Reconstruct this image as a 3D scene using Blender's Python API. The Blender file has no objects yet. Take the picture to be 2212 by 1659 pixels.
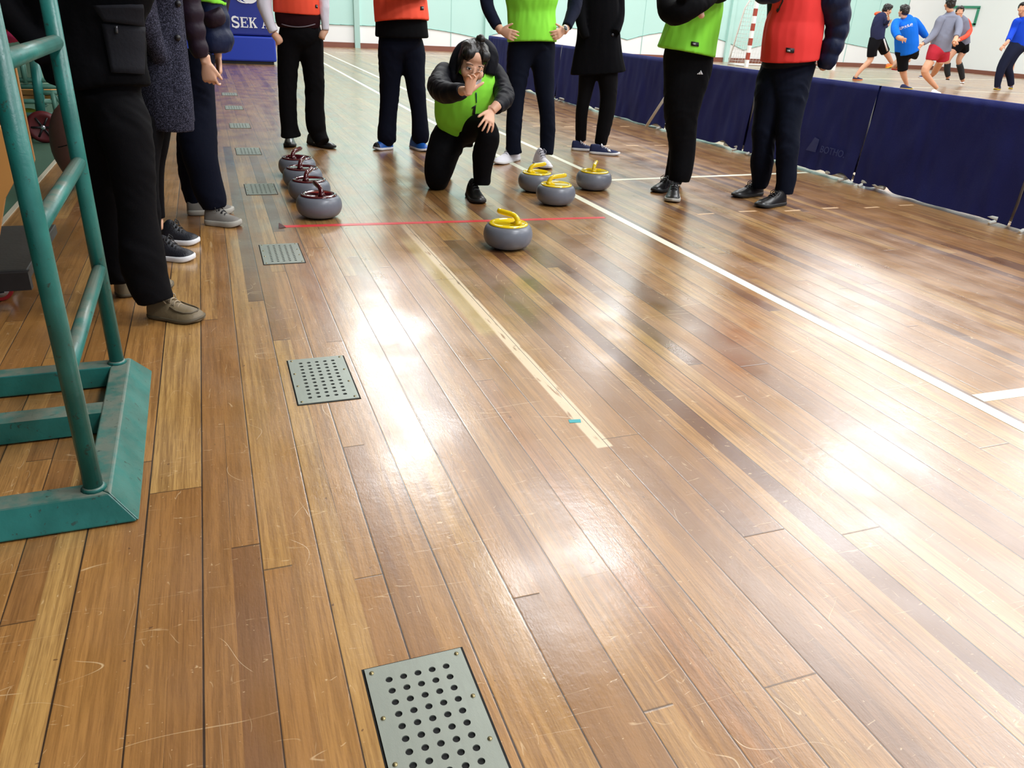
import bpy, bmesh, math, random
import numpy as np
from mathutils import Vector, Matrix, noise
random.seed(4)
S = bpy.context.scene
COL = S.collection
PI = math.pi

# ------------------------------------------------------------------ camera
CAM_F, CAM_H = 1653.24, 1.05
AX = Vector((0.9377185304796332, -0.1070038870368366, 0.330505863418677))    # world X in camera axes (right, down, forward)
AY = Vector((-0.34378533435036607, -0.4226411571586496, 0.8385619214829663))
AZ = Vector((0.04995599544323227, -0.8999581214893311, -0.4331048118927683))
RIGHT = Vector((AX[0], AY[0], AZ[0])); DOWN = Vector((AX[1], AY[1], AZ[1])); FWD = Vector((AX[2], AY[2], AZ[2]))
cd = bpy.data.cameras.new('camera'); cam = bpy.data.objects.new('camera', cd); COL.objects.link(cam)
cam.matrix_world = Matrix(((RIGHT[0], -DOWN[0], -FWD[0], 0), (RIGHT[1], -DOWN[1], -FWD[1], 0), (RIGHT[2], -DOWN[2], -FWD[2], CAM_H), (0, 0, 0, 1)))
cd.sensor_width = 36; cd.lens = CAM_F / 2212 * 36; cd.clip_start = .02; cd.clip_end = 200
S.camera = cam
# ------------------------------------------------------------------ world, exposure, lamps
S.view_settings.view_transform = 'Standard'; S.view_settings.look = 'None'
S.view_settings.gamma = 1; S.view_settings.exposure = 0.2; S.view_settings.use_curve_mapping = False
W = bpy.data.worlds.new('world'); S.world = W; W.use_nodes = True
W.node_tree.nodes['Background'].inputs[0].default_value = (.80, .88, 1.0, 1); W.node_tree.nodes['Background'].inputs[1].default_value = .62
CEIL = 8.0
def lamp(x, y, e, s=.7, z=CEIL - .35, col=(.93, .97, 1)):
    l = bpy.data.lights.new('ceiling_lamp', 'AREA'); l.shape = 'DISK'; l.size = s; l.energy = e; l.color = col
    o = bpy.data.objects.new('ceiling_lamp', l); COL.objects.link(o); o.location = (x, y, z)
LAMPS = [(3.4, 14.2), (5.0, 9.6), (13.3, 11.0), (12.6, 4.6), (4.2, 20.5), (21.5, 12.0), (20.5, 4.0), (4.6, .5), (12.0, -2.5), (4.5, -4.5)]
for i, (x, y) in enumerate(LAMPS): lamp(x, y, 255 if i < 4 else 400, 2.2)
lamp(11.0, 6.5, 900, 9.0); lamp(11.5, 19.0, 420, 4.0); lamp(19.5, 19.0, 420, 4.0)  # first one: unseen wide disk added for a broad pale sheen on the floor

# ------------------------------------------------------------------ measuring helpers: pixel -> point in the hall
def ray(px, py): return RIGHT * (px - 1106) + DOWN * (py - 829.5) + FWD * CAM_F
def G(px, py, z=0.0):
    d = ray(px, py); t = (z - CAM_H) / d.z; return Vector((d.x * t, d.y * t, z))
def AT(px, py, Y):
    d = ray(px, py); t = Y / d.y; return Vector((d.x * t, Y, CAM_H + d.z * t))
def ATX(px, py, X):
    d = ray(px, py); t = X / d.x; return Vector((X, d.y * t, CAM_H + d.z * t))
def depth(p): return (p - Vector((0, 0, CAM_H))).dot(FWD)

# ------------------------------------------------------------------ materials
MATS = {}
def mat(name, col, rough=.6, metal=0, spec=.5, bump=0, bscale=60, var=0, vscale=8, coat=0, sheen=0, trans=0, emit=None, stretch=None, sss=0):
    if name in MATS: return MATS[name]
    m = bpy.data.materials.new(name); m.use_nodes = True; n = m.node_tree.nodes; l = m.node_tree.links
    p = n['Principled BSDF']; p.inputs['Roughness'].default_value = rough; p.inputs['Metallic'].default_value = metal
    p.inputs['Specular IOR Level'].default_value = spec; p.inputs['Coat Weight'].default_value = coat; p.inputs['Coat Roughness'].default_value = .08
    p.inputs['Sheen Weight'].default_value = sheen
    if sss: p.inputs['Subsurface Weight'].default_value = sss; p.inputs['Subsurface Radius'].default_value = (.02, .008, .004)
    tc = n.new('ShaderNodeTexCoord'); src = tc.outputs['Object']
    if stretch:
        mp = n.new('ShaderNodeMapping'); mp.inputs['Scale'].default_value = stretch; l.new(src, mp.inputs[0]); src = mp.outputs[0]
    nz = n.new('ShaderNodeTexNoise'); nz.inputs['Scale'].default_value = vscale; nz.inputs['Detail'].default_value = 5; l.new(src, nz.inputs['Vector'])
    mx = n.new('ShaderNodeMix'); mx.data_type = 'RGBA'
    c = Vector(col[:3]); v = max(var, .03)
    mx.inputs[6].default_value = (*(c * (1 - v)), 1); mx.inputs[7].default_value = (*(c * (1 + v)), 1)
    l.new(nz.outputs['Fac'], mx.inputs[0]); l.new(mx.outputs[2], p.inputs['Base Color'])
    if bump:
        nb = n.new('ShaderNodeTexNoise'); nb.inputs['Scale'].default_value = bscale; nb.inputs['Detail'].default_value = 4; l.new(src, nb.inputs['Vector'])
        b = n.new('ShaderNodeBump'); b.inputs['Strength'].default_value = bump; b.inputs['Distance'].default_value = .01
        l.new(nb.outputs['Fac'], b.inputs['Height']); l.new(b.outputs[0], p.inputs['Normal'])
    MATS[name] = m; return m
def srgb(r, g, b):
    f = lambda v: (v / 255 / 12.92) if v / 255 <= .04045 else ((v / 255 + .055) / 1.055) ** 2.4
    return (f(r), f(g), f(b))

# ------------------------------------------------------------------ node shorthand
class N:
    def __init__(s, m): s.t = m.node_tree; s.n = s.t.nodes; s.l = s.t.links
    def put(s, sock, v):
        if hasattr(v, 'links') or isinstance(v, bpy.types.NodeSocket): s.l.new(v, sock)
        else: sock.default_value = v
    def m(s, op, a, b=None, c=None):
        x = s.n.new('ShaderNodeMath'); x.operation = op; s.put(x.inputs[0], a)
        if b is not None: s.put(x.inputs[1], b)
        if c is not None: s.put(x.inputs[2], c)
        return x.outputs[0]
    def xyz(s, x, y, z=0.0):
        c = s.n.new('ShaderNodeCombineXYZ'); s.put(c.inputs[0], x); s.put(c.inputs[1], y); s.put(c.inputs[2], z); return c.outputs[0]
    def noise(s, v, sc, det=3, rough=.5, dist=0):
        x = s.n.new('ShaderNodeTexNoise'); s.l.new(v, x.inputs['Vector']); x.inputs['Scale'].default_value = sc; x.inputs['Detail'].default_value = det; x.inputs['Roughness'].default_value = rough; x.inputs['Distortion'].default_value = dist; return x.outputs['Fac']
    def white(s, v):
        x = s.n.new('ShaderNodeTexWhiteNoise'); x.noise_dimensions = '3D'; s.l.new(v, x.inputs['Vector']); return x.outputs['Value']
    def ramp(s, f, stops, interp='LINEAR'):
        x = s.n.new('ShaderNodeValToRGB'); x.color_ramp.interpolation = interp; e = x.color_ramp.elements
        while len(e) < len(stops): e.new(.5)
        for q, (p, c) in zip(e, stops): q.position = p; q.color = (*c, 1) if len(c) == 3 else c
        s.l.new(f, x.inputs[0]); return x.outputs[0]
    def mix(s, f, a, b, t='MIX'):
        x = s.n.new('ShaderNodeMix'); x.data_type = 'RGBA'; x.blend_type = t; s.put(x.inputs[0], f)
        for i, v in ((6, a), (7, b)):
            if isinstance(v, tuple): x.inputs[i].default_value = (*v, 1)
            else: s.l.new(v, x.inputs[i])
        return x.outputs[2]
    def sm(s, v, a, b, lo=0.0, hi=1.0):
        x = s.n.new('ShaderNodeMapRange'); x.interpolation_type = 'SMOOTHSTEP'; s.put(x.inputs[0], v)
        for i, q in enumerate((a, b, lo, hi)): x.inputs[i + 1].default_value = q
        return x.outputs[0]

def floor_material():
    m = bpy.data.materials.new('varnished_planks'); m.use_nodes = True; k = N(m); p = k.n['Principled BSDF']
    tc = k.n.new('ShaderNodeTexCoord'); sp = k.n.new('ShaderNodeSeparateXYZ'); k.l.new(tc.outputs['Object'], sp.inputs[0])
    P = tc.outputs['Object']; x, y = sp.outputs[0], sp.outputs[1]
    w = .0578
    u = k.m('DIVIDE', k.m('SUBTRACT', x, -.0008), w); row = k.m('FLOOR', u); fu = k.m('FRACT', u)
    prw = k.m('FLOOR', k.m('MULTIPLY', k.m('ADD', row, .01), .5)); own = k.m('GREATER_THAN', k.white(k.xyz(prw, 8.8)), .45)       # most boards are a pair of strips cut from one board
    rid = k.m('ADD', k.m('MULTIPLY', prw, 2.0), k.m('MULTIPLY', own, k.m('FLOORED_MODULO', row, 2.0)))
    r1 = k.white(k.xyz(rid, 3.7)); r2 = k.white(k.xyz(rid, 11.3, 2.0))
    v = k.m('ADD', k.m('DIVIDE', y, k.m('ADD', k.m('MULTIPLY', r1, 2.2), 1.9)), k.m('MULTIPLY', r2, 7.3)); cell = k.m('FLOOR', v); fv = k.m('FRACT', v)
    rn = k.m('ADD', k.m('MULTIPLY', k.white(k.xyz(rid, cell, 5.0)), .74), k.m('MULTIPLY', k.white(k.xyz(row, cell, 6.0)), .26)); rn2 = k.white(k.xyz(row, cell, 9.0))
    base = k.ramp(rn, [(0, srgb(84, 54, 42)), (.12, srgb(108, 70, 46)), (.2, srgb(144, 100, 56)), (.42, srgb(170, 121, 66)), (.65, srgb(181, 134, 76)), (.82, srgb(192, 150, 88)), (1, srgb(162, 106, 64))])
    g1 = k.noise(k.xyz(k.m('MULTIPLY', x, 90.0), k.m('MULTIPLY', y, 2.2), k.m('MULTIPLY', rn, 30.0)), 1.0, 5, .6, .3)
    g2 = k.noise(k.xyz(k.m('MULTIPLY', x, 420.0), k.m('MULTIPLY', y, 14.0), k.m('MULTIPLY', rn, 30.0)), 1.0, 3, .6)
    big = k.noise(k.xyz(k.m('MULTIPLY', x, 2.2), k.m('MULTIPLY', y, .9)), 1.0, 3)
    c = k.mix(k.sm(g1, .38, .66, 0, .6), base, srgb(112, 74, 36), 'MIX')
    c = k.mix(k.sm(g2, .42, .72, 0, .45), c, srgb(96, 60, 34))
    c = k.mix(k.sm(big, .42, .62, 0, .35), c, srgb(162, 114, 54), 'MIX')
    # old stains: purple-brown patches
    st = k.noise(k.xyz(k.m('MULTIPLY', x, 9.0), k.m('MULTIPLY', y, 1.1)), 1.0, 3)
    c = k.mix(k.sm(st, .62, .72, 0, .35), c, srgb(104, 68, 52))
    # the bare stripe left by a removed court line
    wn = k.noise(k.xyz(k.m('MULTIPLY', x, 60.0), k.m('MULTIPLY', y, 9.0)), 1.0, 4)
    inx = k.m('MULTIPLY', k.sm(x, .886, .893), k.sm(x, .934, .940, 1, 0)); iny = k.m('MULTIPLY', k.sm(y, 1.59, 1.60), k.sm(y, 4.2, 3.4))
    iny = k.m('MULTIPLY', k.sm(y, 1.592, 1.60), k.sm(y, 3.3, 4.4, 1, 0))
    stripe = k.m('MULTIPLY', k.m('MULTIPLY', inx, iny), k.sm(wn, .30, .44))
    c = k.mix(k.m('MULTIPLY', stripe, .95), c, srgb(224, 202, 168))
    # a yellower strip right beside it
    yx = k.m('MULTIPLY', k.sm(x, .82, .84), k.sm(x, .89, .90, 1, 0)); yy = k.m('MULTIPLY', k.sm(y, 2.4, 2.5), k.sm(y, 3.6, 3.9, 1, 0))
    c = k.mix(k.m('MULTIPLY', k.m('MULTIPLY', yx, yy), .5), c, srgb(196, 172, 96))
    # scratches
    wv = k.n.new('ShaderNodeMapping'); k.l.new(P, wv.inputs[0]); wv.inputs['Rotation'].default_value = (0, 0, .5)
    def scr(sc, wd, th, lo, off, st2=(1, 1, 1), rot=0.):
        mp = k.n.new('ShaderNodeMapping'); k.l.new(P, mp.inputs[0]); mp.inputs['Location'].default_value = off; mp.inputs['Scale'].default_value = st2; mp.inputs['Rotation'].default_value = (0, 0, rot)
        n1 = k.noise(mp.outputs[0], sc, 1.5); line = k.m('ABSOLUTE', k.m('SUBTRACT', n1, .5)); L = k.sm(line, 0, wd, 1, 0)
        n2 = k.noise(mp.outputs[0], sc * 2.7, 2); return k.m('MULTIPLY', L, k.sm(n2, th, th + .06, 0, lo))
    sc = k.m('MAXIMUM', scr(2.6, .0012, .55, .5, (3, 1, 0)), scr(7, .0022, .58, .4, (1, 7, 2), (1, .16, 1), .25))
    sc = k.m('MAXIMUM', sc, scr(12, .004, .60, .42, (5, 2, 4), (.12, 1, 1), -.1))
    sc = k.m('MAXIMUM', sc, k.m('MAXIMUM', scr(34, .012, .64, .5, (9, 2, 1), (.35, 1, 1), .3), k.m('MAXIMUM', scr(22, .006, .60, .35, (19, 6, 1), (.2, 1, 1), .5), scr(22, .006, .60, .35, (3, 16, 1), (1, .2, 1), .2))))
    sc = k.m('MAXIMUM', sc, scr(5, .0016, .58, .55, (2, 4, 8), (.16, 1, 1), .12)); sc = k.m('MULTIPLY', sc, k.sm(y, 4.0, 7.5, 1, .08))
    c = k.mix(sc, c, srgb(232, 202, 156))
    sp1 = k.noise(P, 55, 2); c = k.mix(k.sm(sp1, .735, .76, 0, .75), c, srgb(88, 56, 36))
    sp2 = k.noise(k.xyz(x, y, 4.0), 120, 2); c = k.mix(k.sm(sp2, .73, .76, 0, .5), c, srgb(230, 200, 156))
    # seams: every second joint is wide and dark, the other ones thin and broken; board ends
    par = k.m('FLOORED_MODULO', row, 2.0)                        # 0 / 1
    ed = k.m('MINIMUM', fu, k.m('SUBTRACT', 1.0, fu))           # distance to nearest joint, in plank widths
    jr = k.m('FLOOR', k.m('ADD', u, .5)); jp = k.m('FLOORED_MODULO', jr, 2.0)
    brk = k.noise(k.xyz(k.m('MULTIPLY', jr, 3.1), k.m('MULTIPLY', y, .8)), 1.0, 2)
    jw = k.white(k.xyz(jr, 21.0))
    wide = k.m('MULTIPLY', k.m('SUBTRACT', 1.0, jp), k.sm(brk, .30, .40, .25, 1.0))
    wd = k.m('ADD', k.m('MULTIPLY', wide, k.m('ADD', k.m('MULTIPLY', jw, .014), .013)), k.m('MULTIPLY', k.sm(brk, .56, .60), .008))
    seam = k.m('MULTIPLY', k.m('LESS_THAN', ed, wd), .93)
    seam = k.m('MAXIMUM', seam, k.m('MULTIPLY', k.m('MULTIPLY', k.sm(ed, .0, .06, 1, 0), .35), k.m('SUBTRACT', 1.0, jp)))
    ev = k.m('MINIMUM', fv, k.m('SUBTRACT', 1.0, fv)); end = k.sm(ev, 0, .0012, .75, 0)
    sd = k.m('MAXIMUM', seam, end)
    c = k.mix(sd, c, srgb(34, 22, 18))
    k.l.new(c, p.inputs['Base Color'])
    # gloss
    rg = k.noise(k.xyz(k.m('MULTIPLY', x, 6.0), k.m('MULTIPLY', y, 4.0), 3.0), 1.0, 4)
    rr = k.sm(rg, .3, .7, .26, .40)
    rr = k.m('ADD', rr, k.m('MULTIPLY', stripe, .3)); k.l.new(k.m('ADD', rr, k.m('MULTIPLY', rn2, .05)), p.inputs['Roughness'])
    p.inputs['Specular IOR Level'].default_value = .6
    # a wide dull lobe under the clear one: brushed old varnish
    h1 = k.noise(P, 26, 3, .6); h2 = k.noise(k.xyz(k.m('MULTIPLY', x, 300.0), k.m('MULTIPLY', y, 60.0)), 1.0, 3, .6); h3 = k.noise(P, 5, 2)
    plank = k.m('MULTIPLY', k.m('ABSOLUTE', k.m('SUBTRACT', fu, .5)), .06); h5 = k.noise(k.xyz(k.m('MULTIPLY', x, 130.0), k.m('MULTIPLY', y, 70.0), 2.0), 1.0, 4, .7); h6 = k.noise(k.xyz(k.m('MULTIPLY', x, 14.0), k.m('MULTIPLY', y, 50.0), 5.0), 1.0, 3, .6)
    hh = k.m('SUBTRACT', k.m('ADD', k.m('MULTIPLY', h1, .30), k.m('ADD', k.m('MULTIPLY', h2, .10), k.m('MULTIPLY', h3, .8))), k.m('ADD', plank, k.m('MULTIPLY', sd, .5)))
    hh = k.m('ADD', k.m('SUBTRACT', hh, k.m('MULTIPLY', sc, .15)), k.m('ADD', k.m('MULTIPLY', h5, .17), k.m('MULTIPLY', h6, .10)))
    b = k.n.new('ShaderNodeBump'); b.inputs['Strength'].default_value = .38; b.inputs['Distance'].default_value = .0032
    k.l.new(hh, b.inputs['Height']); k.l.new(b.outputs[0], p.inputs['Normal'])
    p.inputs['Coat Weight'].default_value = .8; p.inputs['Coat IOR'].default_value = 1.55; k.l.new(k.sm(rg, .3, .7, .16, .27), p.inputs['Coat Roughness']); k.l.new(b.outputs[0], p.inputs['Coat Normal'])
    return m

# ------------------------------------------------------------------ mesh builder
class MB:
    def __init__(s): s.v = []; s.f = []
    def add(s, vs, fs):
        o = len(s.v); s.v += [tuple(q) for q in vs]; s.f += [tuple(i + o for i in f) for f in fs]; return s
    def box(s, a, b, M=None):
        x0, y0, z0 = a; x1, y1, z1 = b
        vs = [Vector(q) for q in ((x0, y0, z0), (x1, y0, z0), (x1, y1, z0), (x0, y1, z0), (x0, y0, z1), (x1, y0, z1), (x1, y1, z1), (x0, y1, z1))]
        if M is not None: vs = [M @ q for q in vs]
        return s.add(vs, [(0, 3, 2, 1), (4, 5, 6, 7), (0, 1, 5, 4), (1, 2, 6, 5), (2, 3, 7, 6), (3, 0, 4, 7)])
    def loft(s, rings, cap=True):
        n = len(rings[0]); vs = [p for r in rings for p in r]; fs = []
        for i in range(len(rings) - 1):
            for j in range(n):
                a = i * n + j; b = i * n + (j + 1) % n; fs.append((a, b, b + n, a + n))
        if cap:
            fs.append(tuple(range(n))[::-1]); k = (len(rings) - 1) * n; fs.append(tuple(range(k, k + n)))
        return s.add(vs, fs)
    def tube(s, pts, r, n=10, smooth=True):
        pts = [Vector(p) for p in pts]; rs = r if isinstance(r, (list, tuple)) else [r] * len(pts); rings = []
        up = None
        for i, p in enumerate(pts):
            t = (pts[min(i + 1, len(pts) - 1)] - pts[max(i - 1, 0)]).normalized()
            if up is None: up = t.orthogonal().normalized()
            up = (up - t * up.dot(t)); up = up.normalized() if up.length > 1e-6 else t.orthogonal().normalized()
            w = t.cross(up); rings.append([p + (up * math.cos(a) + w * math.sin(a)) * rs[i] for a in [2 * PI * j / n for j in range(n)]])
        return s.loft(rings)
    def ell(s, c, r, M=None, n=16, m=10):
        c = Vector(c); M = M or Matrix.Identity(3); rings = []
        for i in range(m + 1):
            th = PI * (i + .02) / (m + .04); rings.append([c + M @ Vector((r[0] * math.sin(th) * math.cos(a), r[1] * math.sin(th) * math.sin(a), -r[2] * math.cos(th))) for a in [2 * PI * j / n for j in range(n)]])
        return s.loft(rings)
    def lathe(s, prof, c=(0, 0, 0), n=40, cap=True):
        return s.loft([[Vector((c[0] + r * math.cos(a), c[1] + r * math.sin(a), c[2] + z)) for a in [2 * PI * j / n for j in range(n)]] for r, z in prof], cap)
    def prism(s, poly, d, M=None):
        n = len(poly); a = [Vector(p) for p in poly]; d = Vector(d); b = [p + d for p in a]
        if M is not None: a = [M @ p for p in a]; b = [M @ p for p in b]
        return s.add(a + b, [tuple(range(n))[::-1], tuple(range(n, 2 * n))] + [(i, (i + 1) % n, n + (i + 1) % n, n + i) for i in range(n)])
    def build(s, name, m, parent=None, smooth=True, bevel=0, sub=0, inv=False, auto=None):
        me = bpy.data.meshes.new(name); me.from_pydata(s.v, [], s.f)
        bm = bmesh.new(); bm.from_mesh(me); bmesh.ops.recalc_face_normals(bm, faces=bm.faces); bm.to_mesh(me); bm.free()
        if m: me.materials.append(m)
        for p in me.polygons: p.use_smooth = smooth
        if smooth and auto: me.set_sharp_from_angle(angle=math.radians(auto))
        o = bpy.data.objects.new(name, me); COL.objects.link(o)
        if bevel:
            b = o.modifiers.new('bevel', 'BEVEL'); b.width = bevel; b.segments = 2; b.limit_method = 'ANGLE'
        if sub: q = o.modifiers.new('sub', 'SUBSURF'); q.levels = sub; q.render_levels = sub
        if parent is not None: par(o, parent)
        return o
def par(o, p):
    o.parent = p; o.matrix_parent_inverse = p.matrix_world.inverted() if p.name not in NOINV else Matrix.Identity(4)
NOINV = set()
def tag(o, label=None, cat=None, group=None, kind=None):
    if label: o['label'] = label
    if cat: o['category'] = cat
    if group: o['group'] = group
    if kind: o['kind'] = kind
    return o
def empty(name, loc, label=None, cat=None, group=None, rz=0):
    o = bpy.data.objects.new(name, None); COL.objects.link(o); o.location = loc; o.rotation_euler = (0, 0, rz); o.empty_display_size = .1
    o.matrix_world = Matrix.Translation(loc) @ Matrix.Rotation(rz, 4, 'Z')
    return tag(o, label, cat, group)
def struct(o): o['kind'] = 'structure'; return o
def copy_tree(o, parent=None):
    c = o.copy(); COL.objects.link(c)
    if parent is not None: c.parent = parent
    for ch in list(o.children): copy_tree(ch, c)
    return c

# ================================================================== THE HALL
fl = MB()
fl.add([(-1.02, -6, 0), (30, -6, 0), (30, 24.2, 0), (-1.02, 24.2, 0)], [(0, 1, 2, 3)])
floor = struct(fl.build('floor', floor_material(), smooth=False))
struct(MB().box((-6, -6, -.05), (-1.035, 24.2, .0)).build('floor', mat('green_floor', srgb(62, 92, 74), .5, bump=.1, var=.1, vscale=3), smooth=False)).name = 'floor_side'
struct(MB().box((-1.045, -6, -.03), (-1.02, 24.2, .004)).build('trim_1', mat('trim_metal', srgb(176, 170, 150), .5), smooth=False))
WALLY = 24.0
white = mat('white_wall', srgb(238, 241, 240), .55, var=.02, vscale=.6)
wb = struct(MB().box((-6, WALLY, 0), (26.05, WALLY + .2, CEIL)).build('wall_back', white, smooth=False))
mint = mat('mint_paint', srgb(186, 226, 218), .5, var=.03, vscale=1)
seam_m = mat('mint_seam', srgb(150, 196, 188), .6)
sill = [(-6, .56)]
arcs = [(1.5, 5.2, .56, .60, .0), (5.2, 7.78, .62, .39, .06), (7.78, 12.76, .39, .54, .34), (12.76, 17.24, .54, .39, .38), (17.24, 21.9, .39, .72, .24), (21.9, 24.0, .72, .51, .0)]
poly = [(-6, .56), (1.5, .56)]
for x0, x1, z0, z1, bl in arcs:
    for i in range(13):
        t = i / 12; poly.append((x0 + (x1 - x0) * t, z0 + (z1 - z0) * t + bl * 4 * t * (1 - t)))
poly += [(24.0, CEIL - .02), (-6, CEIL - .02)]
mu = MB().prism([(x, WALLY, z) for x, z in poly], (0, -.012, 0)).build('mint_panel', mint, wb, smooth=False)
e = MB()
for a, b in zip(poly[:-2], poly[1:-1]): e.tube([(a[0], WALLY - .016, a[1]), (b[0], WALLY - .016, b[1])], .012, 5)
e.build('panel_edge', seam_m, wb)
e = MB()
for x in (1.2, 2.6, 5.4, 6.9, 9.3, 11.0, 13.3, 14.9, 19.6, 20.6, 21.6, 22.7): e.box((x - .008, WALLY - .017, .13), (x + .008, WALLY - .004, CEIL - .03))
e.build('panel_seam', seam_m, wb, smooth=False)
pil = mat('pale_green_paint', srgb(168, 204, 196), .5)
for x in (4.12, 8.0, 12.2, 16.55, 20.9):
    struct(MB().box((x - .075, WALLY - .12, .0), (x + .075, WALLY - .013, CEIL - .01)).build('trim_2', pil if x < 5 else mint, smooth=False))
wr = struct(MB().box((26.05, -6, 0), (26.3, WALLY + .2, CEIL)).build('wall_right', white, smooth=False))
brown = mat('brown_skirting', srgb(128, 78, 62), .5, var=.1, vscale=3)
struct(MB().box((-6, WALLY - .03, 0), (26.05, WALLY - .001, .13)).build('baseboard_back', brown, smooth=False))
struct(MB().box((26.02, -6, 0), (26.049, WALLY - .03, .13)).build('baseboard_right', brown, smooth=False))
struct(MB().box((-6, -6, CEIL), (26.3, WALLY + .2, CEIL + .1)).build('ceiling', mat('ceiling_white', srgb(222, 226, 226), .8), smooth=False))
struct(MB().box((-6.2, -6, 0), (-6, WALLY + .2, CEIL)).build('wall_left', mat('left_wall', srgb(120, 120, 112), .8), smooth=False))
# unseen slab and upstand, added over the left side to shade that floor
struct(MB().box((-6, -6, 2.75), (-.35, WALLY, 3.05)).build('trim_3', mat('shade_slab_grey', srgb(120, 118, 112), .8), smooth=False)).name = 'ceiling_shade_slab'
struct(MB().box((-.40, -6, 3.05), (-.30, WALLY, 4.0)).build('wall_shade_slab', mat('shade_slab_front', srgb(150, 146, 138), .7), smooth=False))
# target frame painted on the right wall
tf = MB()
for a, b in (((22.75, 2.11), (24.0, 2.15)), ((22.75, 1.58), (22.83, 2.13)), ((23.9, 1.58), (23.98, 2.15)), ((22.75, 1.55), (24.0, 1.59))):
    tf.box((26.0, min(a[0], b[0]), min(a[1], b[1])), (26.045, max(a[0], b[0]), max(a[1], b[1]) + (.04 if b[0] - a[0] > .5 else 0)))
tag(tf.build('target_frame', mat('frame_green', srgb(52, 140, 108), .5), smooth=False), 'thin green rectangular frame fixed to the white far wall behind the players', 'frame')

# court lines, part of the floor
paint = mat('line_paint', srgb(238, 238, 214), .35, var=.05, vscale=12, bump=.05, bscale=90)
def line(a, b, w, name='court_line', z=.0009, m=paint):
    a = Vector((*a, 0)); b = Vector((*b, 0)); d = (b - a).normalized(); s = Vector((-d.y, d.x, 0)) * w / 2; up = Vector((0, 0, z))
    return MB().prism([a - s, b - s, b + s, a + s], (0, 0, z)).build(name, m, floor, smooth=False)
line((2.235, -3), (2.195, 4.4), .052); line((2.195, 4.4), (2.165, 9), .052); line((2.165, 9), (2.28, 23), .052)
line((2.66, 5.08), (2.68, 9), .05); line((2.68, 9), (2.78, 22), .05)
line((2.635, 5.09), (4.62, 5.235), .045); line((2.25, 1.555), (7, 1.45), .05)
for (a, b) in (((3.1, 21.2), (30, 22.4)), ((6.0, 19.2), (15.2, 21.0)), ((15.4, 21.1), (25.5, 21.4)), ((14.2, 14.6), (16.2, 14.9)), ((16.2, 14.2), (24, 12.6)), ((13, 16.5), (25, 19.5)), ((3.2, 17.0), (7.5, 14.5))):
    line(a, b, .05)
pass
faded = mat('faded_line', srgb(210, 176, 138), .4, var=.1, vscale=20)
for i in range(9): line((2.5 + i * .35, 7.9 + .02 * (i % 3)), (2.62 + i * .35, 7.91 + .02 * (i % 3)), .03, 'worn_line', m=faded)
for i in range(8): line((2.4 + i * .31, 6.6 + .01 * i), (2.53 + i * .31, 6.6 + .01 * i), .028, 'worn_line', m=faded)
for i in range(7): line((2.75 + i * .33, 4.02 + .03 * (i % 2)), (2.88 + i * .33, 4.03 + .02 * (i % 2)), .02, 'worn_line', m=faded)
# red tape line, teal tape scrap
tape = mat('red_tape', srgb(214, 60, 66), .35, var=.08)
tp = MB().prism([(.285, 4.085, 0), (2.12, 4.018, 0), (2.122, 4.052, 0), (.29, 4.128, 0)], (0, 0, .0012)).build('floor_tape', tape, smooth=False)
tag(tp, 'long red tape line across the floor in front of the curling stones', 'tape')
tk = MB().prism([(.262, 4.07, .001), (.30, 4.08, .001), (.29, 4.125, .001), (.268, 4.115, .018)], (0, 0, .0015)).build('curled_end', mat('tape_dark', srgb(70, 36, 34), .5), tp, smooth=False)
tag(MB().prism([(.874, 1.748, 0), (.908, 1.742, 0), (.914, 1.760, 0), (.878, 1.766, 0)], (0, 0, .001)).build('floor_tape', mat('teal_tape', srgb(38, 160, 166), .45), smooth=False),
    'tiny teal scrap of tape on the floor beside the worn stripe', 'tape')

# ------------------------------------------------------------------ perforated floor vents
steel = mat('vent_steel', srgb(150, 156, 146), .42, metal=.5, var=.12, vscale=14, bump=.05, bscale=200, stretch=(6, 1, 1))
dark = mat('hole_black', (.006, .006, .006), .9); brass = mat('screw_metal', srgb(150, 138, 100), .4, metal=.8)
def vent_plate(w, L, nx, ny):
    mb = MB(); T = .0035; mx, my = .024, .022
    cx = [(-w / 2 + mx) + (w - 2 * mx) * (i / nx) for i in range(nx + 1)]; cy = [my + (L - 2 * my) * (j / ny) for j in range(ny + 1)]
    def quad(x0, x1, y0, y1): mb.add([(x0, y0, T), (x1, y0, T), (x1, y1, T), (x0, y1, T)], [(0, 1, 2, 3)])
    quad(-w / 2, w / 2, 0, my); quad(-w / 2, w / 2, L - my, L); quad(-w / 2, cx[0], my, L - my); quad(cx[-1], w / 2, my, L - my)
    for i in range(nx):
        for j in range(ny):
            x0, x1, y0, y1 = cx[i], cx[i + 1], cy[j], cy[j + 1]; c = ((x0 + x1) / 2, (y0 + y1) / 2); r = .0062; n = 16
            out = []; inn = []; low = []
            for k in range(n):
                a = 2 * PI * k / n + PI / 4; dx, dy = math.cos(a), math.sin(a); m = max(abs(dx), abs(dy))
                out.append((c[0] + dx / m * (x1 - x0) / 2, c[1] + dy / m * (y1 - y0) / 2, T)); inn.append((c[0] + dx * r, c[1] + dy * r, T)); low.append((c[0] + dx * r, c[1] + dy * r, .0007))
            mb.add(out + inn + low, [(k, (k + 1) % n, n + (k + 1) % n, n + k) for k in range(n)] + [(n + k, n + (k + 1) % n, 2 * n + (k + 1) % n, 2 * n + k) for k in range(n)])
    for a, b in (((-w / 2, 0), (w / 2, 0)), ((w / 2, 0), (w / 2, L)), ((w / 2, L), (-w / 2, L)), ((-w / 2, L), (-w / 2, 0))):
        mb.add([(*a, 0), (*b, 0), (*b, T), (*a, T)], [(0, 1, 2, 3)])
    return mb
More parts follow.
